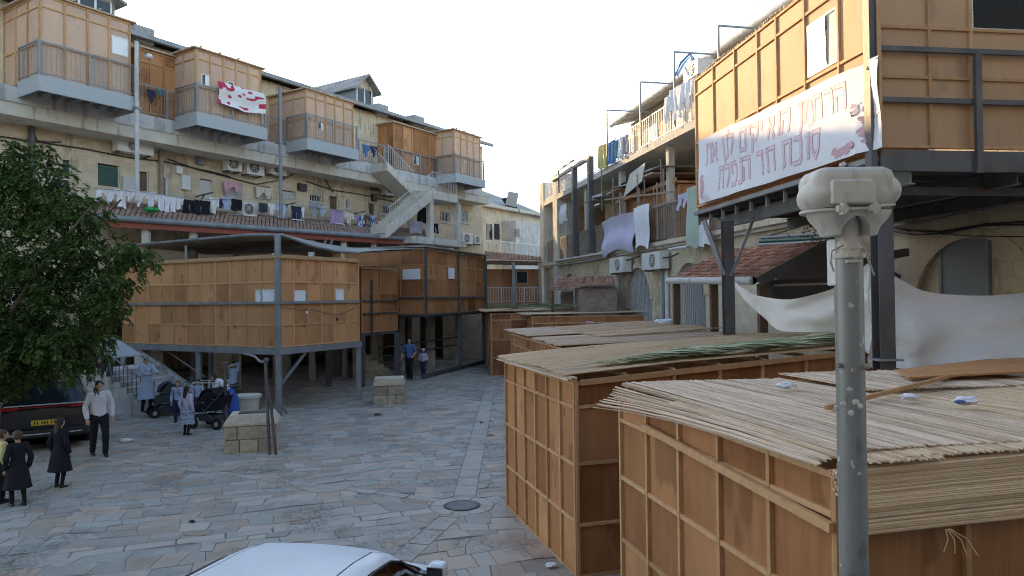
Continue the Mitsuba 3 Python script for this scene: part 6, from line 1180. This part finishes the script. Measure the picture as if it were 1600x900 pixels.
# ---------------------------------------------------------------- people
def capsule_union(bones, size=.045, it=8, fold=0.):
    ms = []
    for (p, r, q, s) in bones:
        A = np.array(m3.Manifold.sphere(1, 10).to_mesh().vert_properties[:, :3])
        ms.append(m3.Manifold.hull_points(np.vstack([A * np.broadcast_to(r, 3) + p, A * np.broadcast_to(s, 3) + q])))
    m = m3.Manifold.batch_boolean(ms, m3.OpType.Add).refine_to_length(size); d = m.to_mesh()
    t = trimesh.Trimesh(d.vert_properties[:, :3], d.tri_verts, process=True)
    trimesh.smoothing.filter_taubin(t, iterations=it)
    if fold: t.vertices = t.vertices + t.vertex_normals * (fold * (meshkit.fbm(t.vertices * [13, 13, 7.], 2) - .45))[:, None]
    return t
def person(label, foot, h, face, top, bottom, hair='hair_dark', kind='trousers', arms=None, stride=.12, hat=None, lean=0., top_len=.0, group=None, sleeve=True, shoe='shoe', legs=True, hair_long=False, female=False):
    """foot: ground point; h: height; face: heading angle (0 = towards +x); arms: hand targets (side, fwd, up) in units of a 1.75 m figure"""
    k = thing('person', label, 'person', group); S = h / 1.75; kid = h < 1.4
    W = lambda m: xf(m, None, foot, face - math.pi / 2, S)          # local: y forward, x right
    A = lambda *x: np.array(x, float)
    hs = 1.22 if kid else 1.0; hipz, shz = .90, 1.42 - (.03 if kid else 0); cl, sl = math.cos(lean), math.sin(lean)
    def up(x, y, z):                                               # leaning upper body turns about the hips
        y2, z2 = y * cl + (z - hipz) * sl, (z - hipz) * cl - y * sl; return A(x, y2, hipz + z2)
    sw = (.185 if not female else .165) * (.95 if kid else 1); hw = .10
    sh = [up(-sw, 0, shz), up(sw, 0, shz)]; hip = [A(-hw, 0, hipz), A(hw, 0, hipz)]
    ft = [A(-hw, stride, .07), A(hw, -stride, .07)]; kn = [(hip[0] + ft[0]) / 2 + A(0, .05 + .04 * (stride > .05), .02), (hip[1] + ft[1]) / 2 + A(0, .05, .02)]
    arms = arms or [(-.24, .05, .78), (.24, .05, .78)]
    hand = [A(*arms[0]), A(*arms[1])]; elb = []
    for i in range(2):
        if len(arms[i]) == 3 and lean > .2: hand[i] = A(*arms[i])
        mid = (sh[i] + hand[i]) / 2; d = hand[i] - sh[i]; L = np.linalg.norm(d); mx = .54
        if L > mx: hand[i] = sh[i] + d / L * mx; mid = (sh[i] + hand[i]) / 2; L = mx
        off = math.sqrt(max(.29 ** 2 - (L / 2) ** 2, 0)); e = A((-1 if i == 0 else 1) * .5, -.75, -.35); e -= d * (e @ d) / (d @ d); e /= np.linalg.norm(e) + 1e-9; elb.append(mid + e * off)
    hc = up(0, .02, 1.62 - (.02 if kid else 0)); nb = up(0, -.005, 1.47); nk_ = up(0, .005, 1.53)
    b = [(hip[0] * .9, .085, hip[1] * .9, .085), (up(0, 0, .93), A(.13, .095, .10), up(0, 0, 1.12), A(.125, .09, .1)), (up(0, 0, 1.12), A(.125, .09, .1), up(0, 0, 1.34), A(.155, .10, .10)), (sh[0] * .9 + up(0, 0, shz) * .1, .06, sh[1] * .9 + up(0, 0, shz) * .1, .06), (nb, .055, nk_, .048),
         (hc + A(0, -.01, .03) , A(.074, .092, .085) * hs, hc + A(0, .012, -.05), A(.058, .066, .06) * hs), (hc + A(0, .085, -.01) * hs, .012, hc + A(0, .098, -.03) * hs, .014), (hc + A(-.076, -.005, -.005) * hs, .014, hc + A(-.078, -.01, .02) * hs, .015), (hc + A(.076, -.005, -.005) * hs, .014, hc + A(.078, -.01, .02) * hs, .015)]
    for i in range(2):
        b += [(hip[i], .085, kn[i], .055), (kn[i], .055, ft[i] + A(0, -.03, .02), .038), (ft[i] + A(0, -.05, -.03), .035, ft[i] + A(0, .13, -.045), .024), (sh[i], .052, elb[i], .038), (elb[i], .038, hand[i], .026)]
        d = hand[i] - elb[i]; d /= np.linalg.norm(d); side = np.cross(d, A(0, 1, 0) if abs(d[1]) < .9 else A(0, 0, 1)); side /= np.linalg.norm(side); nrm = np.cross(side, d); pal = hand[i] + d * .075
        b.append((hand[i] + d * .02, A(.026, .026, .026), pal, .03))
        for f in range(4):
            o = (f - 1.5) * .019; l = (.066, .078, .074, .058)[f]; p0 = pal + side * o + d * .012; p1 = p0 + d * l * .5 + nrm * .006; p2 = p1 + d * l * .42 + nrm * .022; b += [(p0, .0095, p1, .009), (p1, .009, p2, .0075)]
        b += [(hand[i] + d * .03 + side * -.02, .011, hand[i] + d * .075 + side * -.05 + nrm * .01, .009)]
    add(k, 'body', W(capsule_union(b, .045, 3)), 'skin', smooth=True)
    eyes = [ell(hc + A(s * .03, .078, .008) * hs, (.013, .008, .008), 1) for s in (-1, 1)]; add(k, 'eyes', W(cat(eyes)), 'hair_dark', smooth=True)
    add(k, 'mouth', W(ell(hc + A(0, .076, -.062) * hs, (.022, .008, .006), 1)), 'print_rose', smooth=True)
    hb = [(hc + A(0, -.018, .045) * hs, A(.083, .092, .075) * hs, hc + A(0, -.035, -.01) * hs, A(.08, .07, .06) * hs)]
    if hair_long: hb += [(hc + A(0, -.06, 0), A(.075, .045, .06) * hs, up(0, -.11, 1.36), A(.07, .03, .05))]
    if female and not hair_long: hb += [(hc + A(-.06, -.03, -.03) * hs, .035, hc + A(.06, -.03, -.03) * hs, .035)]
    add(k, 'hair', W(capsule_union(hb, .035, 3)), hair, smooth=True)
    if hat == 'cap': add(k, 'cap', W(cat([ell(hc + A(0, -.005, .075) * hs, A(.09, .10, .055) * hs, 2), hexa([hc + A(x, y, z) * hs for z in (.055, .065) for x, y in ((-.06, .06), (.06, .06), (.05, .16), (-.05, .16))])])), 'cloth_white', smooth=False)
    if hat == 'kippah': add(k, 'skullcap', W(ell(hc + A(0, -.04, .095) * hs, A(.065, .065, .035) * hs, 2)), 'cloth_black', smooth=True)
    # clothes
    e = .016
    tb = [(up(0, 0, .95 - top_len * .3), A(.14, .105, .08) + e, up(0, 0, 1.12), A(.125, .09, .1) + e), (up(0, 0, 1.12), A(.125, .09, .1) + e, up(0, 0, 1.34), A(.158, .10, .10) + e), (sh[0] * .92 + up(0, 0, shz) * .08, .062 + e, sh[1] * .92 + up(0, 0, shz) * .08, .062 + e)]
    for i in range(2):
        tb += [(sh[i], .055 + e, elb[i], .042 + e)]
        if sleeve: tb += [(elb[i], .044 + e, hand[i] - (hand[i] - elb[i]) * .1, .036 + e)]
    add(k, {'dress': 'dress_top'}.get(kind, 'shirt') if sleeve else 'vest', W(capsule_union(tb, .03, 4, .022)), 'cloth_' + top, smooth=True)
    if kind == 'trousers':
        pb = [(hip[0] * .9 + A(0, 0, .06), A(.10, .11, .12) + e, hip[1] * .9 + A(0, 0, .06), A(.10, .11, .12) + e), (A(0, 0, hipz + .02), .11, A(0, 0, hipz - .10), .07)]
        for i in range(2): pb += [(hip[i], .09 + e, kn[i], .062 + e), (kn[i], .062 + e, ft[i] + A(0, -.03, .02), .05 + e * .6)]
        add(k, 'trousers', W(capsule_union(pb, .03, 2, .014)), 'cloth_' + bottom, smooth=True)
    else:
        hem = .36 if kind == 'skirt' else .42 + top_len; n = 28; rows = []
        for z, r in ((1.08, .135), (.98, .16), (.86, .19), (.66, .225), (.5, .25), (hem, .27)):
            rows.append([A(r * 1.08 * math.cos(a) * (1 + .05 * math.sin(7 * a) * (1.08 - z)), r * .92 * math.sin(a) * (1 + .05 * math.sin(6 * a + 1) * (1.08 - z)), z) if z < .95 else up(r * 1.0 * math.cos(a), r * .8 * math.sin(a), z) for a in np.linspace(0, 2 * np.pi, n, endpoint=False)])
        V = np.array(rows).reshape(-1, 3); q = np.array([[i * n + j, (i + 1) * n + j, (i + 1) * n + (j + 1) % n, i * n + (j + 1) % n] for i in range(5) for j in range(n)]); add(k, 'skirt', W(trimesh.Trimesh(V, np.vstack([q[:, [0, 2, 1]], q[:, [0, 3, 2]]]), process=False)), 'cloth_' + bottom, smooth=True)
        stk = [(kn[i], .06, ft[i] + A(0, -.03, .02), .044) for i in range(2)]; add(k, 'stockings', W(capsule_union(stk, .03, 2)), 'cloth_black', smooth=True)
    for i in range(2): add(k, 'shoe', W(capsule_union([(ft[i] + A(0, -.055, -.025), A(.042, .042, .04), ft[i] + A(0, .13, -.04), A(.04, .045, .028))], .03, 2)), shoe, smooth=True)
    return k
def G(u, v, z=0.): return PZ(u, v, z)
g_ = G(155, 712); person('man in a white shirt and black trousers walking beside the black car', g_, 1.72, math.radians(-50), 'white', 'black', stride=.2, hat='kippah', arms=[(-.27, .02, .84), (.27, .1, .80)])
g_ = G(640, 593); person('man in a dark blue vest and black trousers walking out from under the raised booth', g_, 1.80, math.radians(-95), 'blue', 'black', stride=.14, hair='hair_brown', sleeve=False, arms=[(-.20, .22, 1.0), (.30, .12, .95)])
g_ = G(662, 589); person('child in a white cap and pale shirt walking beside the man in the vest', g_, 1.28, math.radians(-100), 'lavender', 'navy', hat='cap', stride=.1, arms=[(-.12, .25, 1.05), (.15, .25, 1.05)])
g_ = P(229, 641, 21.4); g_[2] = .17; person('woman in a long light blue coat on the entrance steps reaching out one arm', g_, 1.68, math.radians(-40), 'paleblue', 'paleblue', kind='dress', female=True, top_len=.0, stride=.03, arms=[(-.1, .62, 1.20), (.12, .5, 1.22)])
g_ = G(292, 680); person('girl in a white and blue dress seen from behind, in front of the pushchairs', g_, 1.30, math.radians(75), 'lavender', 'blue_print', kind='dress', female=True, hair_long=True, stride=.04)
g_ = G(278, 660); person('small boy with a raised hand in pale clothes beside the girl in the dress', g_, 1.22, math.radians(-80), 'paleblue', 'navy', hair='hair_brown', stride=.03, arms=[(-.1, .15, 1.35), (.24, .05, .8)])
g_ = G(310, 652); person('child in a bluish top standing by the wire trolley', g_, 1.15, math.radians(-90), 'paleblue', 'charcoal', stride=.02)
g_ = G(362, 662); person('woman in a white blouse and royal blue skirt bending over the black pushchair', g_, 1.66, math.radians(195), 'white', 'royal', kind='skirt', female=True, lean=.75, stride=.05, arms=[(-.14, .72, .80), (.14, .72, .80)])
g_ = G(366, 640); person('youth in a light blue top shading the eyes with one hand, behind the bending woman', g_, 1.55, math.radians(-120), 'paleblue', 'charcoal', stride=.03, arms=[(-.08, .16, 1.62), (.24, .02, .8)])
g_ = P(167, 612, 22.4); g_[2] = max(.9, g_[2]); person('person in a white shirt with dark braces coming down the stairs behind the tree', g_, 1.68, math.radians(-60), 'white', 'charcoal', stride=.06)
g_ = G(94, 762); person('girl in a black dress standing in front of the number plate', g_, 1.35, math.radians(80), 'black', 'black', kind='dress', female=True, hair_long=True, stride=.03)
g_ = G(28, 791); person('child in a black dress at the left edge, hair tied back, turned away', g_, 1.32, math.radians(140), 'black', 'black', kind='dress', female=True, hair='hair_brown', stride=.08)
g_ = G(4, 786); person('child in a mustard yellow top cut off by the left edge', g_, 1.30, math.radians(50), 'yellow', 'black', kind='skirt', female=True, hair='hair_brown', stride=.05)
def pram(label, c, ang, col, sc=1.):
    k = thing('pushchair', label, 'pushchair'); W = lambda m: xf(m, None, c, ang, sc); n = 10
    hood = [(.30 * math.cos(a) - .05, s, .62 + .34 * math.sin(a)) for a in np.linspace(.2, 2.6, n) for s in (-.22, .22)]
    q = np.array([[2 * i, 2 * i + 1, 2 * i + 3, 2 * i + 2] for i in range(n - 1)]); add(k, 'hood', W(trimesh.Trimesh(np.array(hood), np.vstack([q[:, [0, 1, 2]], q[:, [0, 2, 3]]]), process=False)), 'cloth_' + col)
    add(k, 'hood_sides', W(cat([hexa([(.24, s, .66), (-.05, s, .62), (-.30, s, .80), (-.02, s, .96), (.24, s + .012, .66), (-.05, s + .012, .62), (-.30, s + .012, .80), (-.02, s + .012, .96)]) for s in (-.22, .21)])), 'cloth_' + col)
    add(k, 'seat', W(cat([hexa([(-.30, -.2, .45), (.35, -.2, .38), (.35, .2, .38), (-.30, .2, .45), (-.42, -.21, .78), (.40, -.21, .52), (.40, .21, .52), (-.42, .21, .78)])])), 'cloth_' + col)
    add(k, 'frame', W(cat([tube([(-.62, s, 1.02), (-.35, s, .75), (.36, s, .16)], .014, 6) for s in (-.25, .25)] + [tube([(-.36, s, .14), (.1, s, .48)], .014, 6) for s in (-.25, .25)] + [tube([(-.62, -.25, 1.02), (-.62, .25, 1.02)], .016, 6)])), 'steel_dark'); add(k, 'basket', W(bx(-.3, .25, -.2, .2, .18, .32)), 'cloth_charcoal')
    for x in (-.36, .36):
        for s in (-.27, .27): w = add(k, 'wheel', W(tube([(x, s - .02, .14), (x, s + .02, .14)], .14, 16)), 'rubber'); add(w, 'hub', W(tube([(x, s - .025, .14), (x, s + .025, .14)], .06, 10)), 'grey_plastic')
    return k
g_ = G(333, 668); pram('black pushchair with its hood up, held by the woman in the blue skirt', g_, math.radians(160), 'black', 1.15)
g_ = G(262, 650); pram('dark grey pushchair at the foot of the entrance steps', g_, math.radians(215), 'charcoal', 1.1)

# ---------------------------------------------------------------- the tree at the left
tk = thing('leafy_tree', 'dense dark green leafy tree filling the left edge in front of the black car', 'tree')
R = np.random.default_rng(44); TB = np.array([-11.6, 15.2, 0]); CC = P(60, 440, 15.0)
limb = [(TB, TB + (.1, 0, 1.6), .17, .13)]
tips = []
for i in range(9):
    a = i * 2.4; p = TB + (.1, 0, 1.5 + .12 * i); q = CC + np.array([1.9 * math.cos(a), 1.4 * math.sin(a), R.uniform(-1.4, 2.0)]); m = (p + q) / 2 + (0, 0, .3); add(tk, 'limb' if i else 'trunk', tube([p, m, q], [.075, .05, .02], 7) if i else tube([TB, TB + (.05, 0, .8), TB + (.1, .02, 1.7), CC + (0, 0, .5)], [.19, .15, .12, .05], 10), 'bark', smooth=True)
lv = []
def sprig(p, d, n, size):
    """a drooping twig of pinnate leaves"""
    d = d / np.linalg.norm(d); s_ = np.cross(d, (0, 0, 1.)); s_ /= np.linalg.norm(s_) + 1e-9; out = []
    for i in range(n):
        for sd in (-1, 1):
            b = p + d * (size * .22 * i) + np.array([0, 0, -.012 * i * i * size]); t = d * .55 + s_ * sd * .8 + np.array([0, 0, R.uniform(-.55, .15)]); t /= np.linalg.norm(t); w = np.cross(t, (R.normal(0, .5), R.normal(0, .5), 1.)); w /= np.linalg.norm(w) + 1e-9
            l = size * R.uniform(.8, 1.2); out.append((b, b + t * l * .5 + w * l * .2, b + t * l, b + t * l * .5 - w * l * .2))
    return out
quads, uvq = [], []
blobs = []
for (u, v, rr, d, dens) in [(20, 290, 70, 15.4, 1), (70, 310, 70, 15.2, 1), (120, 345, 60, 14.9, 1), (-30, 380, 110, 15.8, 1), (60, 400, 100, 15.0, 1.2), (130, 420, 65, 14.6, 1), (20, 480, 110, 15.2, 1.0), (105, 490, 70, 14.6, .9), (45, 545, 75, 15.0, .9), (135, 550, 42, 14.6, .6), (-40, 530, 110, 15.6, 1), (160, 460, 45, 14.4, .8), (185, 392, 34, 14.3, .7), (222, 402, 26, 14.2, .45), (165, 490, 24, 14.4, .4), (25, 255, 35, 15.5, .6), (-20, 570, 60, 15.2, .8), (60, 575, 40, 14.8, .7), (145, 585, 24, 14.6, .45), (160, 530, 22, 14.5, .4), (95, 270, 22, 15.3, .35), (-150, 470, 130, 16, .8), (-270, 480, 140, 16.5, .8), (-180, 330, 110, 16, .8), (215, 385, 24, 14.2, .5), (238, 405, 15, 14.1, .5), (190, 430, 36, 14.3, .6), (30, 570, 50, 14.4, .7), (105, 580, 30, 14.3, .6), (-10, 560, 80, 14.5, .8), (90, 530, 50, 14.2, .8), (180, 480, 30, 14.2, .6), (60, 240, 26, 15.3, .5), (5, 245, 40, 15.3, .7)]:
    c = P(u, v, d); r = rr * d / FOC * .92; n = int(430 * dens * r ** 1.6)
    for k in range(n):
        q = R.normal(size=3); q /= np.linalg.norm(q); f = R.random() ** .42; pos = c + q * np.array([r, r * .85, r]) * f
        if meshkit.noise(pos * 1.9 + 5) < .34: continue
        dd = q * .5 + np.array([R.normal(0, .35), R.normal(0, .35), -.55]); tone = np.clip(.42 + R.normal(0, .2), 0, 1)
        for L_ in sprig(pos, dd, 6, .105): quads.append(L_); uvq.append(tone)
Q = np.array(quads).reshape(-1, 3); n = len(quads); f = np.arange(n)[:, None] * 4; fc = np.vstack([f + [0, 1, 2], f + [0, 2, 3]])
add(tk, 'crown', trimesh.Trimesh(Q, fc, process=False), 'leaf', uv=np.repeat(np.stack([uvq, uvq], 1), 4, 0), stuff=True)
# small weed on the ledge behind the lamp
quads = []
for k in range(120):
    q = R.normal(size=3) * .17; 
    for L_ in sprig(P(1275, 352, 12.5) + q, R.normal(size=3), 2, .07): quads.append(L_)
Q = np.array(quads).reshape(-1, 3); n = len(quads); f = np.arange(n)[:, None] * 4
solo('ledge_weed', trimesh.Trimesh(Q, np.vstack([f + [0, 1, 2], f + [0, 2, 3]]), process=False), 'leaf', 'small leafy weed growing on the ledge left of the lamp head', 'weed', tone=(.8, .5), stuff=True)
